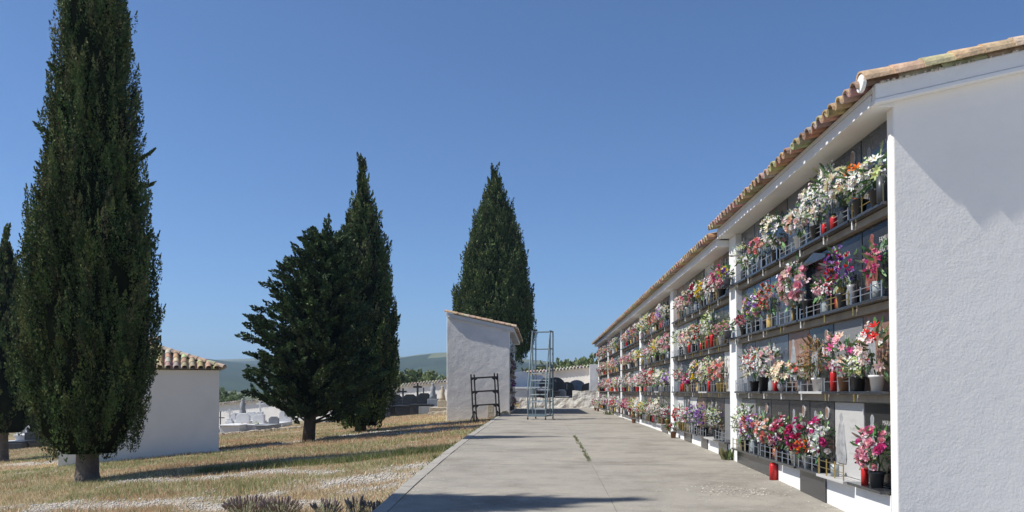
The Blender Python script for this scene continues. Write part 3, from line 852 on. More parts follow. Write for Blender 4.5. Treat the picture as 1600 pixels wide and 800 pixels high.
rf = random.Random(99)
PAL = [['pink', 'white'], ['white', 'lime'], ['coral', 'peach'], ['magenta', 'pink'], ['white', 'yellow'], ['crimson', 'white'], ['white', 'pale pink'], ['cream', 'lime'], ['white', 'pink'], ['pale pink', 'cream'], ['red', 'white'], ['lilac', 'white'], ['peach', 'white'], ['pink', 'pale pink'], ['cream', 'white'], ['magenta', 'white'], ['orange', 'cream']]
KIN = ['rose', 'rose', 'lily', 'carn', 'small']
for k in range(2, 6):
    for r in range(4):
        for c in range(7):
            n = 1 if rf.random() < .62 else 2
            if rf.random() < .05: continue
            pal = rf.sample(PAL, n)
            for q in range(n):
                ly = (c + (.5 if n == 1 else (.28, .74)[q])) * COLW + rf.uniform(-.06, .06)
                w = rf.uniform(.36, .52) if q == 0 else rf.uniform(.26, .34)
                h = rf.uniform(.42, .6) if q == 0 else rf.uniform(.28, .38)
                if r == 0 and k == 5: h *= 1.05
                vk = rf.choice(['pot', 'jar', 'tumbler', 'pot']); vc = rf.choice(['black', 'white', 'grey', 'dark', 'gold', 'red', 'brown'])
                bouquet(blocks[k], ly, r, w, h, pal[q], rf.choice(KIN), vk, vc, LV1, where(r, c, k), lx=-.01, detail=2 if k == 2 else 1)
# a few on the small block left of the path
for (c, r, pal, kd) in ((11, 2, ['purple', 'lilac'], 'carn'), (11, 3, ['white', 'cream'], 'lily'), (10, 1, ['lilac', 'pink'], 'carn'), (11, 0, ['magenta', 'crimson'], 'carn'), (11, 1, ['magenta', 'purple'], 'rose'), (9, 3, ['peach', 'white'], 'rose'), (8, 2, ['pink', 'white'], 'rose'), (9, 0, ['crimson', 'pink'], 'carn'), (10, 2, ['red', 'white'], 'rose'), (8, 0, ['white', 'lime'], 'small')):
    if r >= 0:
        bouquet(small_block, (c + .5) * COLW, r, .5, .5, pal, kd, 'pot', 'dark', [EYE - .78, EYE - .02, EYE + .72, EYE + 1.45], f", {ROWW[r]} shelf, {['nearest','second','third','fourth'][11-c]} niche of small block", lx=-.04, detail=1, flip=True)
# potted flowers standing on the path at the foot of the wall
for (X, Y, cols, h, wd, dt) in ((2.76, 17.6, ['crimson', 'peach'], .30, ' standing on the path by third pillar', 2), (2.74, 24.9, ['coral', 'brown'], .26, ' standing on the path by fourth pillar', 1), (2.6, 40.2, ['red', 'pink'], .6, ' on the path at far end of niche wall', 1), (2.62, 38.6, ['white', 'cream'], .5, ' on the path near far end of niche wall', 1)):
    fr = empty('anchor', (X, Y, 0))
    bouquet(fr, 0, 0, .3 if h < .4 else .55, h, cols, 'carn', 'pot', 'brown', [0], wd, lx=0, detail=dt, z=path_h(Y) + .001, name='potted_flowers', group='potted flowers on the path')
    bpy.data.objects.remove(fr)

# candles and empty vases on the shelves
def candle(X, Y, z, where_, h=.13, r=.032, tall=False):
    root = empty('votive_candle', (X, Y, z + .0005))
    a = MB(); a.lathe([(.001, 0), (r, 0), (r * 1.02, h * .93), (r * .9, h), (r * .7, h)], 12); a.build('cup', M['candle'], root, smooth=True)
    b = MB(); b.lathe([(.001, h + .001), (r * .8, h + .001), (r * .8, h + .012), (r * .3, h + .02)], 12); b.build('lid', M['brass' if not tall else 'candle'], root)
    tag(root, 'red votive candle' + where_, 'candle', 'red votive candles')
for (px, r, dx, h, wd) in ((1292, 3, -.02, .10, ' beside white blossoms, top shelf, second niche'), (1306, 3, -.02, .12, ' under white blossoms, top shelf, second niche, nearer one'), (1304, 1, -.025, .19, ', tall, left of pink lilies on second shelf'),
                           (1212, 1, -.02, .12, ', small, left of cream lilies on second shelf'), (1354, 0, -.04, .15, ' left of pink roses on bottom shelf by railing'), (1312, 2, -.02, .1, ' beside brass vase on third shelf'),
                           (1110, 1, -.03, .18, ' past second pillar among white blossoms, second shelf')):
    Y = yy_of(px, 2.88); b = 0 if Y < 12.9 else 1
    candle(2.885 + dx + .01, Y, (LV0 if b == 0 else LV1)[r], wd, h)
for (Y, r, wd) in ((14.1, 2, ' right of white blossoms, third shelf past second pillar'), (14.5, 2, ' left of white blossoms, third shelf past second pillar'), (16.9, 1, ' on second shelf just before third pillar'), (16.2, 2, ' on third shelf midway to third pillar')):
    candle(2.865, Y, LV1[r], wd, .2, .035, True)
candle(2.83, 10.35, path_h(10.35) , ' standing on the path against white plinth', .19, .045, True)
def vase_thing(px, r, kind, colour, h, lab, X=2.885):
    Y = yy_of(px, X); o = vase_mesh(kind, colour, h, rng).build('vase', M['pot'], smooth=True)
    o.location = (X, Y, LV0[r] + .0005); tag(o, lab, 'vase', 'empty vases on the niche shelves')
vase_thing(1315, 2, 'tumbler', 'gold', .2, 'tall gold tube vase between pink blossoms and purple carnations', 2.87)
vase_thing(1332, 2, 'jar', 'grey', .2, 'grey urn right of the gold tube vase on third shelf', 2.9)
vase_thing(1243, 2, 'tumbler', 'gold', .18, 'gold tube vase beside the black pot of pink roses', 2.88)
vase_thing(1264, 2, 'pot', 'black', .2, 'black pot at right foot of big pink rose bouquet', 2.9)
vase_thing(1381, 3, 'tumbler', 'dark', .22, 'dark square-shouldered vase on top shelf by nearest pillar', 2.87)
vase_thing(1193, 1, 'pot', 'black', .2, 'empty black pot right of white blossoms with red rose', 2.9)
vase_thing(1240, 0, 'cone', 'cream', .15, 'empty cream flared pot on bottom shelf', 2.85)
vase_thing(1232, 0, 'tumbler', 'black', .2, 'black tube vase under crimson roses on bottom shelf', 2.87)
vase_thing(1303, 0, 'tumbler', 'clear', .12, 'clear tumbler behind brass railing on bottom shelf', 2.86)

# ------------------------------------------------------------------ trees
def leaf_cloud(plumes, per, rs, lsize, cols, tipcol=None):
    "flame shaped sprays of small kite leaves; plumes: (n,8) x y z dx dy dz length width"
    P = np.asarray(plumes, dtype=float); n = len(P)
    idx = np.repeat(np.arange(n), per); N = len(idx)
    o = P[idx, :3]; d = P[idx, 3:6]; d /= np.linalg.norm(d, axis=1)[:, None]; L = P[idx, 6]; W = P[idx, 7]
    t = rs.uniform(0, 1, N) ** .8
    a = rs.uniform(0, 2 * PI, N)
    ref = np.where(np.abs(d[:, 2:3]) > .9, np.array([[1., 0, 0]]), np.array([[0, 0, 1.]]))
    u = np.cross(d, ref); u /= np.linalg.norm(u, axis=1)[:, None]; w = np.cross(d, u)
    rad = (u * np.cos(a)[:, None] + w * np.sin(a)[:, None])
    prof = np.sin(np.clip(t * .93 + .12, 0, 1) * PI) ** .8 * W * np.sqrt(rs.uniform(.1, 1, N))
    c = o + d * (t * L)[:, None] + rad * prof[:, None]
    ld = d * 1.1 + rad * rs.uniform(.1, .9, N)[:, None] + rs.normal(0, .35, (N, 3)); ld /= np.linalg.norm(ld, axis=1)[:, None]
    s = np.cross(ld, rs.normal(0, 1, (N, 3))); s /= np.linalg.norm(s, axis=1)[:, None]
    ll = (lsize * rs.uniform(.6, 1.35, N))[:, None]; lw = ll * rs.uniform(.2, .36, N)[:, None]
    V = np.stack([c - ld * ll * .5, c + s * lw, c + ld * ll * .6, c - s * lw], 1).reshape(-1, 3)
    Fq = np.arange(N * 4).reshape(N, 4)
    base = np.array(cols)[rs.randint(0, len(cols), n)] * rs.uniform(.55, 1.5, n)[:, None]
    col = base[idx] * rs.uniform(.75, 1.25, N)[:, None]
    if tipcol is not None:
        k = ((t > .72) * (rs.uniform(0, 1, N) < .35))[:, None]
        col = np.where(k, np.array(tipcol) * rs.uniform(.7, 1.2, N)[:, None], col)
    return V, Fq, col

def interp(prof, z):
    return float(np.interp(z, [p[0] for p in prof], [p[1] for p in prof]))

CY = [(.07, .12, .036), (.05, .085, .028), (.095, .145, .045), (.036, .06, .022), (.115, .15, .045), (.07, .11, .036), (.085, .13, .04), (.055, .09, .03), (.10, .12, .045), (.105, .10, .05)]
def core_mesh(prof, k, rs, parent, z0, z1, cx=lambda z: 0):  # closed dark shell added inside a crown to block light
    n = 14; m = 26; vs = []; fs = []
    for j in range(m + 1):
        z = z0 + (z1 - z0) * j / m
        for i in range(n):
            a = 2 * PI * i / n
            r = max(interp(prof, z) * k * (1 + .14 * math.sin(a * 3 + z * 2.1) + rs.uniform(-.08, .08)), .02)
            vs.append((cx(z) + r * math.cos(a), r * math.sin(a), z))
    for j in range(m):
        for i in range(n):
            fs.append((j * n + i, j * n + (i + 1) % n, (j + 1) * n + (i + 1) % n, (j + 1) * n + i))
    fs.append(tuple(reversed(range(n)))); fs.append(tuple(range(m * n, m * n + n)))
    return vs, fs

def cypress(loc, prof, seed, label, nplume, per, ls, trunk_r, trunk_top, bark, pl=.62, pw=.13, tilt=.22, strays=(), lumps=.12, group=None, rz=0, cols=CY, tip=(.22, .24, .09), dj=.06):  # tip: yellower new growth, brightened further to paint in sunlit highlights
    rs = np.random.RandomState(seed)
    root = empty('cypress_tree', loc, rz)
    tag(root, label, 'tree', group)
    zs0, zs1 = prof[0][0], prof[-1][0]
    zz = np.linspace(zs0, zs1, 200); w = np.array([interp(prof, z) + .15 for z in zz]); cdf = np.cumsum(w); cdf /= cdf[-1]
    P = []
    ph = rs.uniform(0, 6, 4)
    for i in range(nplume):
        z = float(np.interp(rs.uniform(), cdf, zz)); a = rs.uniform(0, 2 * PI)
        lump = 1 + lumps * math.sin(a * 4 + z * .9 + ph[0]) * math.sin(z * 1.7 + ph[1]) + lumps * .7 * math.sin(a * 7 - z * 1.3 + ph[2])
        L = pl * rs.uniform(.6, 1.35) * (1 if z < zs1 - 1.2 else .6)
        R_ = interp(prof, z + L * .5) * lump
        rr_ = max(R_ - pw * 1.0 - abs(rs.normal(0, dj)), .01)
        tl = tilt * rs.uniform(.4, 1.9)
        P.append((rr_ * math.cos(a), rr_ * math.sin(a), z, math.cos(a) * tl, math.sin(a) * tl, 1, L, pw * rs.uniform(.7, 1.35) * (1 if R_ > .35 else .55)))
    for (z, a, out_, L) in strays:
        r0 = interp(prof, z) * .8
        for q in range(6):
            f = q / 5
            P.append(((r0 + out_ * f * .8) * math.cos(a), (r0 + out_ * f * .8) * math.sin(a), z + f * L * .5, math.cos(a) * .9, math.sin(a) * .9, .6 + rs.uniform(-.5, .7), .2, .028))
    V, Fq, col = leaf_cloud(P, per, rs, ls, cols, tip)
    cr = np_mesh('crown', V, Fq, [M['needle']], col, parent=root)
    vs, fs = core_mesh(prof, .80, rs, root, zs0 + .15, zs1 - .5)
    np_mesh('shade_core', vs, fs, [M['core']], parent=cr, smooth=True)
    # trunk: fluted, tapering, going up into the crown
    n = 16; lv = 8; tv = []; tf = []
    for j in range(lv + 1):
        z = -.25 + (trunk_top + .25) * j / lv
        rr_ = trunk_r * (1 + .16 * math.exp(-(z + .1) * 5)) * (1 - .3 * j / lv)
        for i in range(n):
            a = 2 * PI * i / n
            q = rr_ * (1 + .10 * math.sin(a * 4 + z * .6) + .05 * math.sin(a * 7 + 1 + z))
            tv.append((q * math.cos(a), q * math.sin(a), z))
    for j in range(lv):
        for i in range(n): tf.append((j * n + i, j * n + (i + 1) % n, (j + 1) * n + (i + 1) % n, (j + 1) * n + i))
    tf.append(tuple(range(lv * n, lv * n + n)))
    np_mesh('trunk', tv, tf, [bark], parent=root, smooth=True)
    return root

def copy_tree(o, loc, rz, label):
    c = o.copy(); C.objects.link(c); c.location = loc; c.rotation_euler = (0, 0, rz); c['label'] = label
    for ch in [x for x in C.objects if x.parent == o]:
        d = ch.copy(); C.objects.link(d); d.parent = c
        for g in [x for x in C.objects if x.parent == ch]:
            e = g.copy(); C.objects.link(e); e.parent = d
    return c

profA = [(.42, .55), (.7, .95), (1.0, 1.16), (1.5, 1.36), (2.6, 1.5), (4.0, 1.56), (4.9, 1.54), (6.1, 1.38), (7.5, 1.18), (8.4, 1.02), (9.4, .92), (10.2, .80), (11.0, .55), (11.8, .28), (12.4, .06)]
profA = [(z * .955, r * (.77 if z < 5 else .71)) for z, r in profA]
AX, AY = on_ground(139, 750)
tA = cypress((AX, AY, G(AX, AY)), profA, 3, 'huge dark column cypress in front of the small tiled house, its top cut off', 2500, 130, .046, .2, 3.0, M['bark'], pl=.75, pw=.10, tilt=.16, dj=.13, lumps=.13,
             strays=tuple((1.5 + i * .55, i * 2.4, .12 + .1 * (i % 3), .2) for i in range(17)) + ((6.3, -.05, .55, .5), (6.9, PI + .1, .4, .4), (6.1, PI, .35, .4), (4.6, -.2, .25, .3), (3.4, .1, .2, .2)), group='cypress trees')
profB = [(z * .92, r * .9) for z, r in profA]
GX, GY = on_ground(6, 720)
cG = cypress((GX, GY, G(GX, GY)), [(.9, .5), (1.3, 1.1), (2.2, 1.35), (4, 1.25), (5.5, .9), (6.8, .5), (7.8, .25), (8.4, .05)], 5, 'cypress at the left edge, partly behind the huge column cypress', 700, 46, .11, .2, 2, M['bark'], group='cypress trees')
CX_, CYY = -6.9, 31.4
cC = cypress((CX_ + .12, CYY, G(CX_, CYY)), [(z * .935, r * .95) for z, r in ((.1, .55), (.5, .85), (1.2, 1.1), (2.4, 1.32), (3.6, 1.32), (4.6, 1.25), (5.6, 1.12), (6.8, .98), (8.0, .72), (9.0, .42), (9.8, .2), (10.75, .03))], 8,
             'slender cypress with a thin pointed tip rising behind the bushy conifer', 1500, 76, .085, .2, 2, M['bark_dark'], pl=.8, pw=.14, lumps=.2, group='cypress trees')
DX, DY = -2.78, 50.5
cD = cypress((DX, DY, G(DX, DY)), [(z * 1.01, r * 1.05) for z, r in ((2.4, .9), (3.0, 1.7), (4.2, 2.12), (5.6, 2.14), (7.0, 1.95), (8.6, 1.72), (10.2, 1.32), (11.6, .86), (12.6, .48), (13.4, .2), (13.9, .04))], 13,
             'broad cone shaped cypress behind the small niche block', 2300, 80, .105, .3, 4, M['bark_dark'], pl=1.0, pw=.22, lumps=.1, group='cypress trees', cols=[(.05, .085, .028), (.065, .10, .032), (.08, .125, .04), (.045, .07, .024)])
# the neighbour outside the frame whose shadow lies on the path
NX, NY = -8.35, 7.3
copy_tree(tA, (NX, NY, ground_h(NX, NY) - .05), 2.0, 'column cypress outside the left edge whose shadow tip crosses the path')

def conifer(loc, seed):
    rs = np.random.RandomState(seed)
    root = empty('bushy_conifer', loc)
    tag(root, 'wide bushy conifer with ragged stepped branches in the middle of the lawn', 'tree')
    H = 6.85
    left = [(.7, 1.4), (1.4, 2.05), (2.2, 2.3), (3.0, 2.2), (3.8, 1.9), (4.8, 1.6), (5.7, 1.15), (6.3, .6), (6.9, .1)]
    right = [(.6, 1.7), (1.2, 2.1), (2.4, 2.1), (3.6, 1.9), (5.0, 1.5), (6.0, 1.1), (6.8, .6), (7.3, .1)]
    P = []; tb = MB(); cx = lambda z: .09 * z
    nb = 175
    for i in range(nb):
        z = .75 + (H - 1.0) * ((i + .5) / nb) ** .9
        a = i * 2.399 + rs.uniform(-.3, .3)
        f = (1 + math.cos(a)) / 2
        L = (interp(left, z) * (1 - f) + interp(right, z) * f) * rs.uniform(.72, 1.12)
        rise = .25 + .35 * z / H + rs.uniform(-.1, .12)
        d = Vector((math.cos(a), math.sin(a), rise)).normalized()
        o = Vector((cx(z) * .8, 0, z - L * rise * .55))
        if o.z < .5: o.z = .5
        e = o + d * L
        tb.tube(o, o + d * L * .85, .03 + .012 * L, .01, 5, caps=False)
        nq = max(5, int(L * 7.5))
        for q in range(nq):
            t = .22 + .78 * (q + rs.uniform(0, 1)) / nq
            sp = (1 - t) * .75 + .10
            p = o + d * L * t + Vector((rs.normal(0, .22 * sp), rs.normal(0, .22 * sp), rs.normal(0, .12 * sp)))
            dd = d + Vector((rs.normal(0, .45), rs.normal(0, .45), .25 + rs.normal(0, .25)))
            P.append((*p, *dd, rs.uniform(.28, .5), rs.uniform(.07, .12)))
    for i in range(16):
        z = H - 1.5 + i * .1; P.append((cx(z), rs.normal(0, .08), z, rs.normal(0, .2), rs.normal(0, .2), 1, .5, .1))
    V, Fq, col = leaf_cloud(P, 90, rs, .08, [(.045, .075, .03), (.06, .10, .038), (.036, .06, .024), (.075, .115, .045)], (.13, .17, .07))
    cr = np_mesh('crown', V, Fq, [M['needle']], col, parent=root)
    prof = [(.9, .4), (2, .85), (3.2, .8), (4.6, .5), (6, .25), (6.6, .08)]
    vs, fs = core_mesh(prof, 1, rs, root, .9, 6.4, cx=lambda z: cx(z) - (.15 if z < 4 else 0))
    np_mesh('shade_core', vs, fs, [M['core']], parent=cr, smooth=True)
    tb.build('branches', M['bark_dark'], root)
    t = MB(); t.tube((0, 0, -.2), (.1, 0, 1.2), .21, .17, 12); t.tube((.1, 0, 1.19), (cx(6.5), 0, 6.5), .17, .03, 10)
    t.build('trunk', M['bark_dark'], root, smooth=True)
BX, BY = on_ground(482, 689)
conifer((BX, BY, G(BX, BY)), 17)

def olive(loc, h, w, seed, label, cat='tree', name='olive_tree', cols=((.28, .32, .16), (.34, .38, .2), (.21, .26, .12)), n=420, per=46, ls=.2, group='trees beyond the cemetery wall'):
    rs = np.random.RandomState(seed)
    root = empty(name, loc); tag(root, label, cat, group)
    P = []
    cl = [(rs.uniform(-.55, .55) * w, rs.uniform(-.4, .4) * w, h * rs.uniform(.45, .82), rs.uniform(.2, .34) * w) for _ in range(9)]
    tb = MB(); tb.tube((0, 0, -.3), (0, 0, h * .3), .05 * h, .035 * h, 8)
    for c in cl: tb.tube((0, 0, h * .28), c[:3], .025 * h, .006 * h, 6, caps=False)
    for i in range(n):
        c = cl[rs.randint(len(cl))]; v = rs.normal(0, 1, 3); v /= np.linalg.norm(v); v[2] *= .75; rr_ = c[3] * rs.uniform(.5, 1.05)
        P.append((c[0] + v[0] * rr_, c[1] + v[1] * rr_, c[2] + v[2] * rr_, v[0], v[1], abs(v[2]) + .5, rs.uniform(.3, .6), .14))
    V, Fq, col = leaf_cloud(P, per, rs, ls, cols)
    np_mesh('crown', V, Fq, [M['needle']], col, parent=root); tb.build('trunk', M['bark'], root)

def wall_y(X): return 57.5 - .30 * (X - 2)        # line of the cemetery wall
def wall_top(X): return EYE + 1.42 + .094 * (X - 1.6)
def px_at(px, Y): return sight(px) * Y
OL = [(628, 74, 3.3, 3.6, 'pale green tree over the wall, left of the big dark cross'), (690, 72, 3.6, 4.0, 'pale green tree over the wall touching the small block end wall'),
      (603, 80, 2.8, 3.4, 'pale green tree over the wall beside the slender cypress'), (655, 86, 2.8, 4, 'small pale green tree above the big dark cross'), (352, 80, 3.6, 3.6, 'green tree over the wall right of the tiled house'),
      (905, 78, 3.9, 3.6, 'olive green tree over the wall right of rolling ladder'), (932, 72, 4.3, 4.2, 'taller olive green tree over the wall at far end of niches'), (878, 92, 4.2, 4.5, 'low olive green tree over the wall behind rolling ladder'),
      (835, 84, 3.9, 4.2, 'olive green tree seen through the rolling ladder'), (330, 95, 4, 5, 'dull green tree half behind the tiled house'), (20, 80, 4.2, 5, 'dull green tree low behind the left edge cypress'),
      (960, 80, 4.2, 5, 'olive green tree hidden mostly behind last niche block')]
for i, (px, Y, h, w, lab) in enumerate(OL):
    X = px_at(px, Y); top_px = {628: 583, 690: 584, 603: 590, 655: 596, 352: 618, 905: 562, 932: 555, 878: 572, 835: 570, 330: 615, 20: 640, 960: 560}[px]
    ztop = EYE + (611 - top_px) / FPX * Y
    olive((X, Y, ztop - h), h, w, 40 + i, lab)

# ------------------------------------------------------------------ cemetery wall behind
root = empty('cemetery_wall', (0, 0, 0))
tag(root, 'long white boundary wall with tiled coping at the back of the cemetery', 'wall')
n = 60; X0, X1 = -46, 3.9
mb = MB(); tb = MB(); vs = []
for i in range(n + 1):
    X = X0 + (X1 - X0) * i / n; Y = wall_y(X); zt_ = wall_top(X)
    vs += [(X, Y, zt_ - 3.2), (X, Y, zt_), (X, Y + .3, zt_), (X, Y + .3, zt_ - 3.2)]
fs = []
for i in range(n):
    a = i * 4; b = a + 4
    fs += [(a, b, b + 1, a + 1), (a + 1, b + 1, b + 2, a + 2), (a + 2, b + 2, b + 3, a + 3)]
fs += [(0, 1, 2, 3), (n * 4 + 3, n * 4 + 2, n * 4 + 1, n * 4)]
mb.add(vs, fs); mb.build('wall', M['plaster_rough'], root)
mb = MB(); v2 = []
for i in range(n + 1):
    X = X0 + (X1 - X0) * i / n; Y = wall_y(X); z = wall_top(X) + .002
    v2 += [(X, Y - .18, z), (X, Y - .18, z + .05), (X, Y + .34, z + .16), (X, Y + .34, z)]
f2 = []
for i in range(n):
    a = i * 4; b = a + 4
    f2 += [(a, b, b + 1, a + 1), (a + 1, b + 1, b + 2, a + 2), (a + 2, b + 2, b + 3, a + 3), (a + 3, b + 3, b, a)]
mb.add(v2, f2); mb.build('coping_bed', M['mortar'], root)
cr_ = random.Random(3)
k = 0; X = X0
while X < X1:
    Y = wall_y(X); z = wall_top(X) + .05
    tile(tb, (X, Y - .20, z + .0 + cr_.uniform(-.01, .01)), (0, .42, .10), (0, -.10, .42), .56, .085, .08, n=4, c=tuple(q * cr_.uniform(.7, 1.1) for q in cr_.choice([(.36, .31, .25), (.42, .36, .28), (.3, .26, .21)])))
    X += .23
tb.build('coping', M['tile'], root)
# return wall at the right
root = empty('side_wall', (0, 0, 0))
tag(root, 'plain white side wall meeting the boundary wall at the far end of the path', 'wall')
mb = MB(); vs = [(3.75, 47.2, .2), (3.75, 57.4, .3), (3.75, 57.4, wall_top(3.7) + .12), (3.75, 47.2, EYE + 1.52), (4.0, 47.2, .2), (4.0, 57.4, .3), (4.0, 57.4, wall_top(3.7) + .12), (4.0, 47.2, EYE + 1.52)]
mb.add(vs, [(0, 3, 2, 1), (4, 5, 6, 7), (3, 7, 6, 2), (0, 4, 7, 3), (1, 2, 6, 5)])
mb.build('wall', M['plaster_rough'], root)
mb = MB(); mb.box(2.75, 3.75, 47.2, 47.45, .3, EYE + 1.5); mb.build('return', M['plaster_rough'], root)

# low whitewashed rubble wall across the end of the path
def rubble_wall(x0, x1, y, z0, z1, seed, label):
    rr_ = random.Random(seed); mb = MB()
    nx_, nz_ = int((x1 - x0) / .12), max(4, int((z1 - z0) / .1))
    vs = []; fs = []
    for j in range(nz_ + 1):
        for i in range(nx_ + 1):
            x = x0 + (x1 - x0) * i / nx_; z = z0 + (z1 - z0) * j / nz_
            b = noise.noise(Vector((x * 3.2, z * 3.6, seed))) * .09 + noise.noise(Vector((x * 7, z * 7, seed))) * .04
            yq = y - .22 * (x - 1.75); vs.append((x, yq - b * .5, z + (noise.noise(Vector((x * 2.5, 0, seed))) * .035 if j == nz_ else 0)))
    for j in range(nz_ + 1):
        for i in range(nx_ + 1): pass
    for j in range(nz_):
        for i in range(nx_): a = j * (nx_ + 1) + i; fs.append((a, a + 1, a + nx_ + 2, a + nx_ + 1))
    b0 = len(vs)
    for i in range(nx_ + 1):
        t_ = vs[nz_ * (nx_ + 1) + i]; vs.append((t_[0], y - .22 * (t_[0] - 1.75) + .4, t_[2] - .02)); 
    for i in range(nx_): fs.append((nz_ * (nx_ + 1) + i, nz_ * (nx_ + 1) + i + 1, b0 + i + 1, b0 + i))
    b1 = len(vs)
    for i in range(nx_ + 1): vs.append((vs[b0 + i][0], vs[b0 + i][1], z0))
    for i in range(nx_): fs.append((b0 + i, b0 + i + 1, b1 + i + 1, b1 + i))
    L_ = [j * (nx_ + 1) for j in range(nz_ + 1)] + [b0, b1]; fs.append(tuple(L_))
    R__ = [j * (nx_ + 1) + nx_ for j in range(nz_ + 1)] + [b0 + nx_, b1 + nx_]; fs.append(tuple(reversed(R__)))
    mb.add(vs, fs); o = mb.build('rubble_wall', M['rubble'])
    tag(o, label, 'wall')
zp = path_h(46)
rubble_wall(1.75, 4.1, 46.0, zp - .2, zp + .95, 4, 'taller length of low whitewashed rubble wall beside the last niches')
rubble_wall(-1.2, 1.74, 46.1, zp - .2, zp + .56, 9, 'lower length of whitewashed rubble wall behind the rolling ladder')

# ------------------------------------------------------------------ graves
def cross_mb(mb, x, y, z, h, w, t, m=0):
    mb.box(x - t / 2, x + t / 2, y - t / 2, y + t / 2, z, z + h, m)
    for s in (-1, 1):
        a, b = sorted((x + s * t / 2 + s * .001, x + s * w / 2)); mb.box(a, b, y - t / 2 + .002, y + t / 2 - .002, z + h * .62, z + h * .62 + t, m)
def grave(px, Y, kind, m1, label, sc=1.0, z=None, rz=0):
    X = px_at(px, Y); zg = G(X, Y) - .03 if z is None else z
    root = empty({'cross': 'grave_with_cross', 'tomb': 'raised_tomb', 'arch': 'arched_headstone_grave', 'pedestal': 'statue_grave', 'ironcross': 'iron_cross'}[kind], (X, Y, zg), rz)
    tag(root, label, 'grave', 'graves in the old cemetery')
    s = sc
    if kind == 'cross':
        a = MB(); a.box(-.5 * s, .5 * s, -.9, .9, 0, .35 * s); a.box(-.42 * s, .42 * s, -.8, .8, .351 * s, .45 * s); a.build('tomb_slab', m1, root, bevel=.02)
        b = MB(); b.box(-.3 * s, .3 * s, .55, .85, .452 * s, .85 * s); b.box(-.2 * s, .2 * s, .6, .8, .851 * s, 1.05 * s); b.build('pedestal', m1, root, bevel=.02)
        c = MB(); cross_mb(c, 0, .7, 1.051 * s, .75 * s, .5 * s, .11 * s); c.build('cross', m1, root, bevel=.012)
    elif kind == 'ironcross':
        c = MB(); cross_mb(c, 0, 0, .3 * s, 1.0 * s, .46 * s, .05 * s); c.build('cross', m1, root)
        b = MB(); b.box(-.16 * s, .16 * s, -.16 * s, .16 * s, 0, .299 * s); b.build('pedestal', M['tomb_grey'], root, bevel=.02)
    elif kind == 'tomb':
        a = MB(); a.box(-.65 * s, .65 * s, -1, 1, 0, .6 * s); a.build('tomb_body', m1, root, bevel=.02)
        b = MB(); b.box(-.72 * s, .72 * s, -1.06, 1.06, .602 * s, .7 * s); b.build('tomb_slab', m1, root, bevel=.02)
        c = MB(); c.prism([(-.5 * s, .702 * s), (.5 * s, .702 * s), (.5 * s, 1.2 * s), (.25 * s, 1.42 * s), (-.25 * s, 1.42 * s), (-.5 * s, 1.2 * s)], .75, .95); c.build('headstone', m1, root, bevel=.02)
    elif kind == 'arch':
        a = MB(); a.box(-.5 * s, .5 * s, -.9, .7, 0, .4 * s); a.build('tomb_slab', m1, root, bevel=.02)
        pts = [(-.52 * s, .0), (.52 * s, .0), (.52 * s, 1.0 * s)] + [(.52 * s * math.cos(q), 1.0 * s + .38 * s * math.sin(q)) for q in np.linspace(.2, PI - .2, 9)] + [(-.52 * s, 1.0 * s)]
        b = MB(); b.prism(pts, .72, .9); b.build('headstone', m1, root, bevel=.015)
        c = MB(); c.box(-.05 * s, .05 * s, .70, .718, .85 * s, 1.25 * s); c.build('plaque', M['relief'], root)
    else:
        a = MB(); a.box(-.6 * s, .6 * s, -.9, .9, 0, .4 * s); a.box(-.28 * s, .28 * s, .2, .7, .402 * s, .8 * s); a.build('pedestal', m1, root, bevel=.02)
        b = MB(); b.lathe([(.001, .802 * s), (.2 * s, .802 * s), (.17 * s, 1.0 * s), (.12 * s, 1.25 * s), (.16 * s, 1.42 * s), (.06 * s, 1.5 * s), (.085 * s, 1.58 * s), (.075 * s, 1.66 * s), (.01, 1.7 * s)], 12, o=(0, .45, 0)); b.build('statue', m1, root, smooth=True)
D_, G_, W_, T_ = M['tomb_dark'], M['tomb_grey'], M['tomb_white'], M['tan_stone']
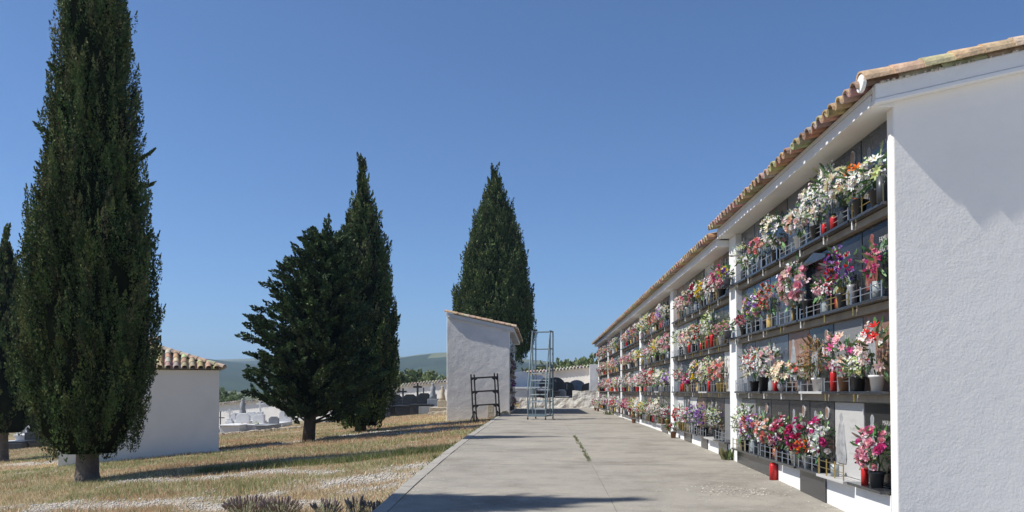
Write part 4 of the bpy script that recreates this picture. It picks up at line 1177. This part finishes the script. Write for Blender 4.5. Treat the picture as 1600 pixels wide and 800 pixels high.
for a in [(650, 51, 'cross', D_, 'dark stone grave with the largest black cross before the white wall', 1.08), (627, 52, 'cross', D_, 'dark grave with cross just left of a white arched headstone', .95),
          (644, 53.5, 'arch', W_, 'white arched headstone beside the largest black cross', .85), (675, 50, 'pedestal', G_, 'grey tomb carrying a pale statue', 1.1), (662, 52.5, 'ironcross', M['iron'], 'thin iron cross between the black cross and the pale statue', 1.25),
          (690, 48, 'pedestal', T_, 'tan stone monument close to the small block end wall', .95), (594, 50, 'ironcross', W_, 'thin white cross near the slender cypress', 1.15), (605, 49.5, 'ironcross', T_, 'thin tan cross right of the thin white cross', 1.0),
          (614, 52, 'tomb', D_, 'dark raised tomb left of the crosses', .95), (637, 50.5, 'tomb', D_, 'dark raised tomb below the white arched headstone', .9), (585, 48.5, 'tomb', G_, 'grey raised tomb at foot of slender cypress', .9), (571, 48, 'arch', G_, 'grey arched headstone at foot of slender cypress', .8), (660, 50.2, 'tomb', D_, 'dark raised tomb right of the largest black cross', .9),
          (682, 52, 'ironcross', M['iron'], 'small iron cross right of the pale statue', .9),
          (375, 44, 'pedestal', G_, 'grey monument with pale figure right of the tiled house', 1.05), (352, 46, 'cross', W_, 'white cross grave against the tiled house corner', .7), (362, 48, 'arch', W_, 'white arched headstone behind the grey monument', .75), (396, 42, 'tomb', W_, 'pale raised tomb left of the bushy conifer', .6),
          (371, 41, 'tomb', W_, 'low white tomb with blossoms right of the tiled house', .7), (420, 41, 'tomb', G_, 'low grey tomb under the bushy conifer', .5), (385, 49, 'tomb', W_, 'white raised tomb behind the grey monument', .7), (345, 42, 'ironcross', M['iron'], 'iron cross at the tiled house corner', .9),
          (401, 50, 'cross', W_, 'white cross grave nearest the boundary wall on the left', .9), (440, 47, 'arch', W_, 'white arched headstone seen under the bushy conifer', .7), (545, 50, 'tomb', W_, 'white tomb seen below the bushy conifer on its right', .6), (520, 49, 'arch', W_, 'low white headstone right of the bushy conifer trunk', .6),
          (38, 44, 'cross', D_, 'dark grave with cross between the two left cypresses', 1.0), (49, 44.5, 'cross', D_, 'second dark cross grave touching the huge cypress outline', 1.0), (27, 45.5, 'arch', W_, 'pale arched headstone right of the left edge trunk', .9), (60, 46, 'tomb', W_, 'pale raised tomb beside huge cypress crown', 1.0)]:
    grave(*a)
zr = path_h(50) + .35
for (px, Y, kind, m1, lab, sc) in [(868, 50, 'arch', D_, 'widest dark headstone behind the rubble wall, next to rolling ladder', 1.1), (886, 50.5, 'arch', D_, 'dark headstone joined to the widest one behind the rubble wall', .9), (902, 52, 'arch', G_, 'grey arched headstone behind the rubble wall, middle of the row', 1.0), (921, 50.5, 'arch', D_, 'narrow dark headstone behind the rubble wall, rightmost', .85), (926, 49.5, 'ironcross', M['iron'], 'thin iron cross at right end of the headstones', 1.2),
                                   (856, 48.5, 'tomb', D_, 'dark raised tomb seen through the rolling ladder', 1.0), (838, 49.3, 'tomb', W_, 'white boxy tomb framed by the rolling ladder', 1.15), (878, 48.2, 'tomb', G_, 'pale flat tomb above the lower rubble wall', .55), (812, 49, 'tomb', W_, 'white tomb between small block and rolling ladder', 1.3)]:
    grave(px, Y, kind, m1, lab, sc, z=zr - .1)
# fresh flowers on the left graves
for i, (px, Y, cols) in enumerate(((380, 41.3, ['white', 'pink']), (392, 41.6, ['red', 'white']), (358, 41.2, ['crimson', 'white']), (402, 41.4, ['white', 'lime']), (366, 40.6, ['lilac', 'white']))):
    X = px_at(px, Y); fr = empty('anchor', (X, Y, 0))
    bouquet(fr, 0, 0, .5, .5, cols, 'rose', 'pot', 'white', [0], [' on low tomb left of bushy conifer', ' among graves left of bushy conifer', ' beside the tiled house corner graves', ' nearest the bushy conifer graves', ' in front of the grey monument'][i], lx=0, detail=1, z=G(X, Y) - .02 , name='grave_flowers', group='flowers on the old graves')
    bpy.data.objects.remove(fr)
# low dry stone edging in front of the graves
def stone_row(name, pts, label, seed, n, size, m, cat='low wall'):
    rr_ = random.Random(seed); mb = MB()
    for i in range(n):
        t = i / (n - 1) * (len(pts) - 1); k_ = min(int(t), len(pts) - 2); f = t - k_
        X = pts[k_][0] * (1 - f) + pts[k_ + 1][0] * f; Y = pts[k_][1] * (1 - f) + pts[k_ + 1][1] * f + rr_.uniform(-.05, .05)
        s = size * rr_.uniform(.7, 1.3); z = G(X, Y)
        vs = []
        for (sx, sy, sz) in ((-1, -1, -1), (1, -1, -1), (1, 1, -1), (-1, 1, -1), (-.8, -.8, 1), (.8, -.8, 1), (.8, .8, 1), (-.8, .8, 1)):
            vs.append((X + sx * s * rr_.uniform(.8, 1.1), Y + sy * s * .7 * rr_.uniform(.8, 1.1), z + .3 * s + sz * s * .6 * rr_.uniform(.8, 1.1)))
        mb.add(vs, [(0, 3, 2, 1), (4, 5, 6, 7), (0, 1, 5, 4), (1, 2, 6, 5), (2, 3, 7, 6), (3, 0, 4, 7)])
    o = mb.build(name, m, bevel=.02); tag(o, label, cat)
stone_row('stone_edging', [(px_at(420, 40), 40), (px_at(470, 40.5), 40.5)], 'row of pale edging stones under the bushy conifer', 3, 22, .13, T_)
stone_row('stone_edging', [(px_at(672, 46), 46), (px_at(699, 46), 46)], 'low dry stone row left of the small niche block', 4, 14, .16, T_)
stone_row('stone_edging', [(px_at(346, 39.5), 39.5), (px_at(412, 39.8), 39.8)], 'row of pale edging stones right of the tiled house', 8, 26, .12, T_)

# ------------------------------------------------------------------ tiled house on the left
hx1, hy = on_ground(343, 705)
hW = 4.2; hd = 3.0; HA = R(25)
hx0, hy0 = hx1 - hW * math.cos(HA), hy - hW * math.sin(HA)
root = empty('tiled_house', (hx0, hy0, 0), HA)
tag(root, 'small windowless white house with hipped tile roof behind the huge cypress', 'house')
ez = EYE + .62; W = hW; zb = G(hx0, hy) - .6
mb = MB(); mb.box(0, W, 0, hd, zb, ez); mb.build('wall', M['plaster'], root, bevel=.015)
e = .12
rise = .82; run = hd / 2 + e
A_, B_ = (-e, -e), (W + e, hd + e)
zr0 = ez + .02
mb = MB()
v = [(-e, -e, zr0), (W + e, -e, zr0), (W + e, hd + e, zr0), (-e, hd + e, zr0), (run * 1.5 - e, hd / 2, zr0 + rise), (W + e - run * 1.5, hd / 2, zr0 + rise)]
mb.add(v, [(0, 1, 5, 4), (1, 2, 5), (2, 3, 4, 5), (3, 0, 4), (3, 2, 1, 0)]); mb.build('roof_deck', M['mortar'], root)
tb = MB()
sl = Vector((0, run, rise)).normalized(); upv = Vector((0, -rise, run)).normalized()
pit = .22; nr = int((W + 2 * e) / pit)
for i in range(nr + 1):
    x = -e + .05 + i * pit
    dl = x + e; dr = W + e - x
    frac = min(1, dl / (run * 1.5), dr / (run * 1.5))
    Lr = math.hypot(run, rise) * frac
    j = 0
    while j * .3 < Lr - .05:
        ln = min(.36, Lr - j * .3 + .05)
        p = Vector((x, -e - .05, zr0)) + sl * (j * .3) + upv * .03
        tile(tb, p, sl, upv, ln, .085, .07, c=tuple(q * rng.uniform(.75, 1.15) for q in rng.choice([(.50, .40, .24), (.42, .30, .19), (.55, .47, .32), (.38, .30, .2), (.48, .33, .2)])))
        if j < 2: tile(tb, p + Vector((pit / 2, 0, 0)) + upv * .03, sl, upv, ln, .06, .065, under=True)
        j += 1
# right hip slope rows
sl2 = Vector((-run * 1.5, 0, rise)).normalized(); up2 = Vector((rise, 0, run * 1.5)).normalized()
nr2 = int((hd + 2 * e) / pit)
for i in range(nr2 + 1):
    y = -e + .05 + i * pit; fr_ = min(1, (y + e) / run, (hd + e - y) / run); Lr = math.hypot(run * 1.5, rise) * fr_; j = 0
    while j * .3 < Lr - .05:
        p = Vector((W + e + .05, y, zr0)) + sl2 * (j * .3) + up2 * .03
        tile(tb, p, sl2, up2, min(.36, Lr - j * .3 + .05), .085, .07); j += 1
tb.build('roof', M['tile'], root)
hb = MB()
def ridge(a, b):
    a, b = Vector(a), Vector(b); d = (b - a); L = d.length; d.normalize(); n_ = max(1, int(L / .3))
    for j in range(n_ + 1):
        tile(hb, a + d * j * (L / n_) * .98 + Vector((0, 0, .05)), d, (0, 0, 1), .36, .10, .085, c=tuple(q * rng.uniform(.8, 1.1) for q in (.46, .36, .26)))
ridge((W + e, -e, zr0), v[5]); ridge((W + e, hd + e, zr0), v[5]); ridge(v[4], v[5]); ridge((-e, -e, zr0), v[4])
hb.build('ridge_tiles', M['tile'], root)

# ------------------------------------------------------------------ rolling ladder
LX, LY = (838 - 845) / FPX * 27.7, 27.7
root = empty('rolling_ladder', (LX - .28, LY - .2, path_h(27.7)), R(-14))
tag(root, 'blue grey rolling platform ladder standing on the path', 'ladder')
w = .60; dpt = 1.05; ph_ = 1.78; tp = 2.95
fr = MB(); r_ = .026
BPm = M['blue_paint']
for x in (0, w):
    fr.tube((x, 0, .13), (x, dpt, .13), r_)                       # base rail
    fr.tube((x, dpt, .13), (x, dpt, tp), r_)                      # rear post
    fr.tube((x, dpt - .42, ph_), (x, dpt - .42, tp), r_)
    fr.tube((x, dpt - .42, .13), (x, dpt - .42, ph_), r_ * .8)
    fr.tube((x, dpt - .42, 1.0), (x, dpt, 1.0), r_ * .7)
fr.bar((0, 0, .15), (w, 0, .15), .04, .09); fr.tube((0, dpt, .13), (w, dpt, .13), r_)
for z in (.6, 1.2, ph_): fr.tube((0, dpt, z), (w, dpt, z), r_ * .8)
fr.build('frame', BPm, root)
st = MB()
for x in (0, w): st.bar((x, 0, .13), (x, dpt - .42, ph_), .03, .05)
st.build('stringer', BPm, root)
for i in range(1, 7):
    z = .13 + (ph_ - .13) * i / 7; y = (dpt - .42) * i / 7
    s = MB(); s.box(.016, w - .016, y - .03, y + .12, z - .03, z + .008); s.build('step', M['tread'], root)
s = MB(); s.box(.002, w - .002, dpt - .44, dpt + .02, ph_ + .018, ph_ + .045); s.build('platform', BPm, root)
hr = MB()
for x in (0, w):
    hr.tube((x, -.02, .95), (x, dpt - .42, tp - .03), r_ * .9); hr.tube((x, .02, .2), (x, -.02, .95), r_ * .9)
    hr.tube((x, dpt - .42, tp), (x, dpt, tp), r_)
    hr.tube((x, dpt - .42, (tp + ph_) / 2), (x, dpt, (tp + ph_) / 2), r_ * .8)
hr.tube((0, dpt, tp), (w, dpt, tp), r_); hr.tube((0, dpt, (tp + ph_) / 2), (w, dpt, (tp + ph_) / 2), r_ * .8)
hr.build('handrail', BPm, root)
for x in (0, w):
    for y in (0, dpt):
        c = MB(); c.tube((x, y, .13), (x, y, .075), .013); c.bar((x - .02, y, .08), (x + .02, y, .08), .03, .05); co_ = c.build('caster', BPm, root)
        k = MB(); k.tube((x - .016, y, .04), (x + .016, y, .04), .04, None, 14); k.build('wheel', M['rubber'], co_)

# ------------------------------------------------------------------ black trestle frames leaning at the small block
FX, FY = -2.02, 30.6
root = empty('trestle_frame', (FX - .44, FY, G(FX, FY)))
tag(root, 'black steel trestle scaffold leaning beside the small block end wall', 'scaffold frame')
for q, (dx, dy) in enumerate(((0, 0), (.10, .22))):
    f = MB(); ln = -.10
    for x in (0, .86):
        f.bar((x + dx, dy, .0), (x + dx + ln, dy + .02, 1.76 + (.04 if x else 0)), .046, .046)
    for z in (.62, 1.12, 1.62):
        f.bar((dx + ln * z / 1.76, dy, z), (dx + ln * z / 1.76 + .86, dy, z + .05), .045, .05)
        for s, x in ((1, dx + ln * z / 1.76), (-1, dx + ln * z / 1.76 + .86)):
            f.prism([(x, z - .12), (x + s * .14, z + .0), (x, z + .0)] if s > 0 else [(x, z - .09), (x, z + .03), (x - .14, z + .03)], dy - .008, dy + .008)
    f.build('side_frame', M['black_steel'], root)
for x in (0.02, .88):
    for sx, sy in ((-.15, -.1), (.18, .05), (0, .3)):
        g = MB(); g.bar((x, .1, .42), (x + sx, .1 + sy, .0), .026, .026); g.build('foot', M['black_steel'], root)
# stone slabs leaning at the wall corner
def slab(pts, y0, y1, label, X, Y, m=T_, rx=0):
    mb = MB(); mb.prism(pts, y0, y1); o = mb.build('stone_slab', m, bevel=.015); o.location = (X, Y, path_h(Y) - .12); o.rotation_euler = (rx, 0, 0)
    tag(o, label, 'stone slab', 'loose stone slabs at the small block')
slab([(0, 0), (.55, 0), (.5, .16), (.35, .29), (.2, .26), (.05, .14)], 0, .3, 'rounded pale stone at the foot of small block beside path edge', -1.72, 33.2)
slab([(0, 0), (.26, 0), (.27, .48), (.12, .56), (.02, .5)], 0, .07, 'upright pale slab leaning behind trestle frame', -2.15, 33.55, rx=-.12)

# ------------------------------------------------------------------ grass, weeds, gravel (uncountable)
def in_house(x, y):
    u = (x - hx0) * math.cos(HA) + (y - hy0) * math.sin(HA); v_ = -(x - hx0) * math.sin(HA) + (y - hy0) * math.cos(HA)
    return (u > 0) & (u < hW) & (v_ > 0) & (v_ < hd)
def scatter_blades(n, xr, yr, hmin, hmax, wid, name, seed, dens=None, palette=None, kind='stuff', pw=1.0):
    rs = np.random.RandomState(seed)
    t = rs.uniform(0, 1, n) ** pw
    y = yr[0] + (yr[1] - yr[0]) * t
    xl = np.maximum(xr[0], -.72 * y); x = xl + (xr[1] - xl) * rs.uniform(0, 1, n)
    g = gravel(x, y); keep = (rs.uniform(0, 1, n) > g * .93) & ~in_house(x, y) & (rs.uniform(0, 1, n) < .25 + 1.5 * np.clip(vnoise(x, y, 1.1, 55) - .15, 0, 1))
    if dens is not None: keep &= rs.uniform(0, 1, n) < dens(x, y)
    x, y = x[keep], y[keep]; n = len(x)
    red, green = grass_tint(x, y)
    z = np.array([ground_h(a, b) for a, b in zip(x, y)]) + (vnoise(x, y, 1.3, 5) - .5) * .07 * np.clip((-1.6 - x) / 1.2, 0, 1) - .01
    h = rs.uniform(hmin, hmax, n) * (.6 + .8 * vnoise(x, y, .9, 31)); sc = 1 + (y - 9) * .05
    w = wid * sc * rs.uniform(.6, 1.3, n); a = rs.uniform(0, 2 * PI, n)
    lx, ly = rs.normal(0, .35, n) * h, rs.normal(0, .35, n) * h
    cx_, sx_ = np.cos(a) * w, np.sin(a) * w
    V = np.stack([np.stack([x - cx_, y - sx_, z], 1), np.stack([x + cx_, y + sx_, z], 1), np.stack([x + lx, y + ly, z + h], 1)], 1).reshape(-1, 3)
    Fq = np.arange(n * 3).reshape(n, 3)
    if palette is None:
        u = rs.uniform(0, 1, n)
        dry = np.array([.60, .46, .27]); rd = np.array([.58, .33, .21]); gn = np.array([.27, .32, .12]); pale = np.array([.74, .64, .44])
        col = np.where((u < .16 + .45 * green)[:, None], gn, np.where((u < .62 + .2 * green)[:, None], rd * (red[:, None]) + dry * (1 - red[:, None]), np.where((u < .82)[:, None], dry, pale)))
    else:
        col = np.array(palette)[rs.randint(0, len(palette), n)]
    col = col * rs.uniform(.7, 1.3, n)[:, None]
    o = np_mesh(name, V, Fq, [M['grass']], col)
    return o
o = scatter_blades(330000, (-40, -1.64), (7, 48), .03, .10, .0045, 'dry_grass', 21, pw=1.35)
tag(o, 'short dry and green grass covering the sloping lawn', 'grass', kind='stuff')
# taller weeds along the tree shadow line
A1 = on_ground(330, 736); A2 = on_ground(545, 722); A3 = on_ground(712, 703)
def weed_dens(x, y):
    d = np.full_like(x, 9.)
    for (p, q) in ((A1, A2), (A2, A3)):
        dx, dy = q[0] - p[0], q[1] - p[1]; t = np.clip(((x - p[0]) * dx + (y - p[1]) * dy) / (dx * dx + dy * dy), 0, 1)
        d = np.minimum(d, np.hypot(x - p[0] - t * dx, y - p[1] - t * dy))
    return np.exp(-(d / .2) ** 2) * (.25 + .9 * vnoise(x, y, .5, 77))
o = scatter_blades(420000, (-10, -1.66), (13.5, 21), .07, .18, .006, 'weeds', 23, dens=weed_dens, palette=[(.12, .17, .06), (.17, .23, .08), (.24, .27, .12), (.36, .30, .17)])
tag(o, 'darker green weeds growing in a strip across the lawn', 'weeds', kind='stuff')
# stones
rs = np.random.RandomState(31)
n = 60000; y = 7 + 30 * rs.uniform(0, 1, n) ** 1.5; x = np.maximum(-16, -.72 * y); x = x + (-1.66 - x) * rs.uniform(0, 1, n)
g = gravel(x, y); k = (rs.uniform(0, 1, n) < g ** 1.2) & ~in_house(x, y); x, y = x[k], y[k]; n = len(x)
z = np.array([ground_h(a, b) for a, b in zip(x, y)]) + (vnoise(x, y, 1.3, 5) - .5) * .07 * np.clip((-1.6 - x) / 1.2, 0, 1)
s = rs.uniform(.006, .022, n) * (1 + (y - 9) * .04)
base = np.array([(1, 0, 0), (0, 1, 0), (-1, 0, 0), (0, -1, 0), (0, 0, .8), (0, 0, -.6)])
V = (np.stack([x, y, z + s * .2], 1)[:, None, :] + base[None] * s[:, None, None] * rs.uniform(.6, 1.3, (n, 6, 1))).reshape(-1, 3)
f0 = np.array([(0, 1, 4), (1, 2, 4), (2, 3, 4), (3, 0, 4), (1, 0, 5), (2, 1, 5), (3, 2, 5), (0, 3, 5)])
Fq = (f0[None] + (np.arange(n) * 6)[:, None, None]).reshape(-1, 3)
pc = np.repeat(np.array([.60, .56, .50])[None] * rs.uniform(.55, 1.15, n)[:, None], 8, axis=0)
o = np_mesh('gravel', V, Fq, [M['stone']], pc); tag(o, 'patches of pale gravel lying on the dry lawn', 'gravel', kind='stuff')
# path litter: petals and grit near the wall, weeds in the crack
rs = np.random.RandomState(41)
P = []
for i in range(230):
    t = rs.uniform(); X = 2.2 + rs.normal(0, .28); Y = 9.4 + rs.normal(0, .22) + (X - 2.2) * -.3
    if X > 2.86: continue
    P.append((X, Y, .012))
for i in range(420): P.append((rs.uniform(-1.4, 2.88), rs.uniform(7.3, 30), .005))
for i in range(260): P.append((2.88 - abs(rs.normal(0, .12)), rs.uniform(7.6, 36), .011))
for i in range(160): P.append((XL + abs(rs.normal(0, .1)), rs.uniform(7.6, 32), .01))
mb = MB()
for (X, Y, s) in P:
    s *= rs.uniform(.6, 1.5); z = path_h(Y) + .002; a = rs.uniform(0, 6); c_, s_ = math.cos(a) * s, math.sin(a) * s
    mb.add([(X - c_, Y - s_, z), (X + s_ * .6, Y - c_ * .6, z + .004), (X + c_, Y + s_, z + .006), (X - s_ * .6, Y + c_ * .6, z + .003)], [(0, 1, 2, 3)])
o = mb.build('petal_litter', M['petal_litter']); tag(o, 'fallen dry petals and grit scattered on the path', 'petals', kind='stuff')
mb = MB()
def blade_tuft(mb, X, Y, z, n, h, spread_, rs, cols):
    for i in range(n):
        a = rs.uniform(0, 2 * PI); r0 = rs.uniform(0, spread_); hh = h * rs.uniform(.5, 1.2); o = Vector((X + r0 * math.cos(a), Y + r0 * math.sin(a), z))
        d = Vector((math.cos(a) * .5 + rs.normal(0, .2), math.sin(a) * .5 + rs.normal(0, .2), 1)).normalized()
        c = np.array(cols[rs.randint(len(cols))]) * rs.uniform(.7, 1.3)
        petal(mb, o, d, d.orthogonal().normalized(), hh, hh * .22, .005, tuple(c))
GC = [(.10, .14, .05), (.16, .19, .08), (.07, .10, .035), (.24, .2, .1)]
for i in range(190):
    Y = 12.4 + 5.8 * rs.uniform() ** 1.1
    if noise.noise(Vector((0, Y * 2.6, 0))) < -.2: continue
    X = .722 + rs.normal(0, .012)
    blade_tuft(mb, X, Y, path_h(Y), 5, .02 + .02 * rs.uniform() ** 3, .022, rs, GC)
for i in range(60):
    Y = rs.uniform(8, 34); blade_tuft(mb, XL - .17 + rs.normal(0, .02), Y, path_h(Y) - .08, 8, .10, .05, rs, GC)
o = mb.build('crack_weeds', M['leaf']); tag(o, 'small weeds growing in the path crack and along the kerb', 'weeds', kind='stuff')
# weed at the pillar foot
mb = MB(); blade_tuft(mb, 0, 0, 0, 46, .17, .08, rs, GC); o = mb.build('weed_plant', M['leaf']); o.location = (2.80, 12.75, path_h(12.75)); tag(o, 'green weed sprouting at the foot of second pillar', 'plant')
mb = MB(); blade_tuft(mb, 0, 0, 0, 60, .14, .22, rs, GC); o = mb.build('weed_plant', M['leaf']); o.location = (2.72, 33.2, path_h(33)); tag(o, 'pale weeds at the wall foot near the far pillars', 'plant')
# foreground lavender like shrubs
def lavender(px, py, w, h, n, label, seed):
    rs = np.random.RandomState(seed)
    X, Y = on_ground(px, py)
    root = empty('lavender_bush', (X, Y, ground_h(X, Y))); tag(root, label, 'shrub', 'dry lavender bushes')
    s = MB(); hd_ = MB()
    for i in range(n):
        a = rs.uniform(0, 2 * PI); t = rs.uniform(0, 1) ** .5
        b = Vector((math.cos(a) * w * .3 * t, math.sin(a) * w * .3 * t, 0)); hh = h * rs.uniform(.65, 1.1) * (1 - .35 * t * t)
        e = Vector((math.cos(a) * w * .55 * t, math.sin(a) * w * .55 * t, hh))
        s.tube(b, e, .003, .002, 4, c=(.36, .34, .22), caps=False)
        d = (e - b).normalized()
        hd_.tube(e - d * .01, e + d * .035, .009, .011, 6, c=(.36, .27, .22)); hd_.tube(e + d * .035, e + d * .055, .011, .004, 6, c=(.3, .22, .19))
    for i in range(n * 5):
        a = rs.uniform(0, 2 * PI); t = rs.uniform(0, 1) ** .5; z = rs.uniform(0, h * .8)
        o = Vector((math.cos(a) * w * .5 * t, math.sin(a) * w * .5 * t, z)); d = Vector((rs.normal(0, .5), rs.normal(0, .5), 1)).normalized()
        petal(s, o, d, d.orthogonal().normalized(), .05, .008, 0, tuple(np.array((.32, .33, .2)) * rs.uniform(.6, 1.3)))
    s.build('stems', M['leaf'], root); hd_.build('flower_heads', M['leaf'], root)
lavender(390, 806, .5, .19, 120, 'largest dry lavender bush at the bottom edge of the lawn', 3)
lavender(440, 806, .4, .18, 80, 'dry lavender bush just right of the largest one', 4)
lavender(512, 806, .3, .15, 34, 'low sparse lavender bush midway to the kerb', 5)
lavender(558, 804, .26, .17, 34, 'dry lavender bush nearest the kerb corner', 6)
lavender(588, 806, .14, .13, 12, 'tiny lavender sprig beside the kerb', 7)

# ------------------------------------------------------------------ air
hz = MB(); hz.box(-4300, 4300, -60, 3900, -60, 165)
hm = bpy.data.materials.new('haze'); hm.use_nodes = True; N = hm.node_tree.nodes; N.clear()
ho = N.new('ShaderNodeOutputMaterial'); hv = N.new('ShaderNodeVolumePrincipled')
hv.inputs['Color'].default_value = (.55, .76, 1, 1); hv.inputs['Density'].default_value = .0003; hv.inputs['Anisotropy'].default_value = .2
hm.node_tree.links.new(hv.outputs[0], ho.inputs['Volume'])
haze = hz.build('haze', hm); tag(haze, 'pale blue summer haze over the distant hills', 'haze', kind='stuff')

# ------------------------------------------------------------------ light, sky, camera
ELEV, PHI = 50.0, 9.0
d = Vector((math.cos(R(ELEV)) * math.cos(R(PHI)), math.cos(R(ELEV)) * math.sin(R(PHI)), -math.sin(R(ELEV))))
sun = bpy.data.lights.new('sun', 'SUN'); sun.energy = 4.0; sun.angle = R(.53); sun.color = (1, .965, .90)
so = bpy.data.objects.new('sun', sun); C.objects.link(so); so.rotation_euler = d.to_track_quat('-Z', 'Y').to_euler()
w_ = bpy.data.worlds.new('World'); scene.world = w_; w_.use_nodes = True
nt = w_.node_tree; bg = nt.nodes['Background']; sky = nt.nodes.new('ShaderNodeTexSky')
sky.sky_type = 'NISHITA'; sky.sun_disc = False; sky.sun_elevation = R(ELEV)
to_sun = -d
sky.sun_rotation = math.atan2(to_sun.x, to_sun.y)
sky.altitude = 1500; sky.air_density = 1.0; sky.dust_density = 1.1; sky.ozone_density = 10.0
nt.links.new(sky.outputs[0], bg.inputs[0]); bg.inputs[1].default_value = .092

cam = bpy.data.cameras.new('camera'); co = bpy.data.objects.new('camera', cam); C.objects.link(co)
co.location = (0, 0, EYE); co.rotation_euler = (R(90 + 1.575), 0, R(1.97))
cam.sensor_width = 36; cam.lens = FPX / 1600 * 36; cam.shift_y = 175 / 1600
cam.clip_start = .05; cam.clip_end = 8000
scene.camera = co
scene.view_settings.view_transform = 'Standard'; scene.view_settings.look = 'None'; scene.view_settings.exposure = .5; scene.view_settings.gamma = 1
scene.view_settings.use_curve_mapping = False
scene.cycles.use_denoising = True
scene.cycles.max_bounces = 6; scene.cycles.diffuse_bounces = 3; scene.cycles.glossy_bounces = 3; scene.cycles.transmission_bounces = 3; scene.cycles.volume_bounces = 0
scene.cycles.caustics_reflective = False; scene.cycles.caustics_refractive = False
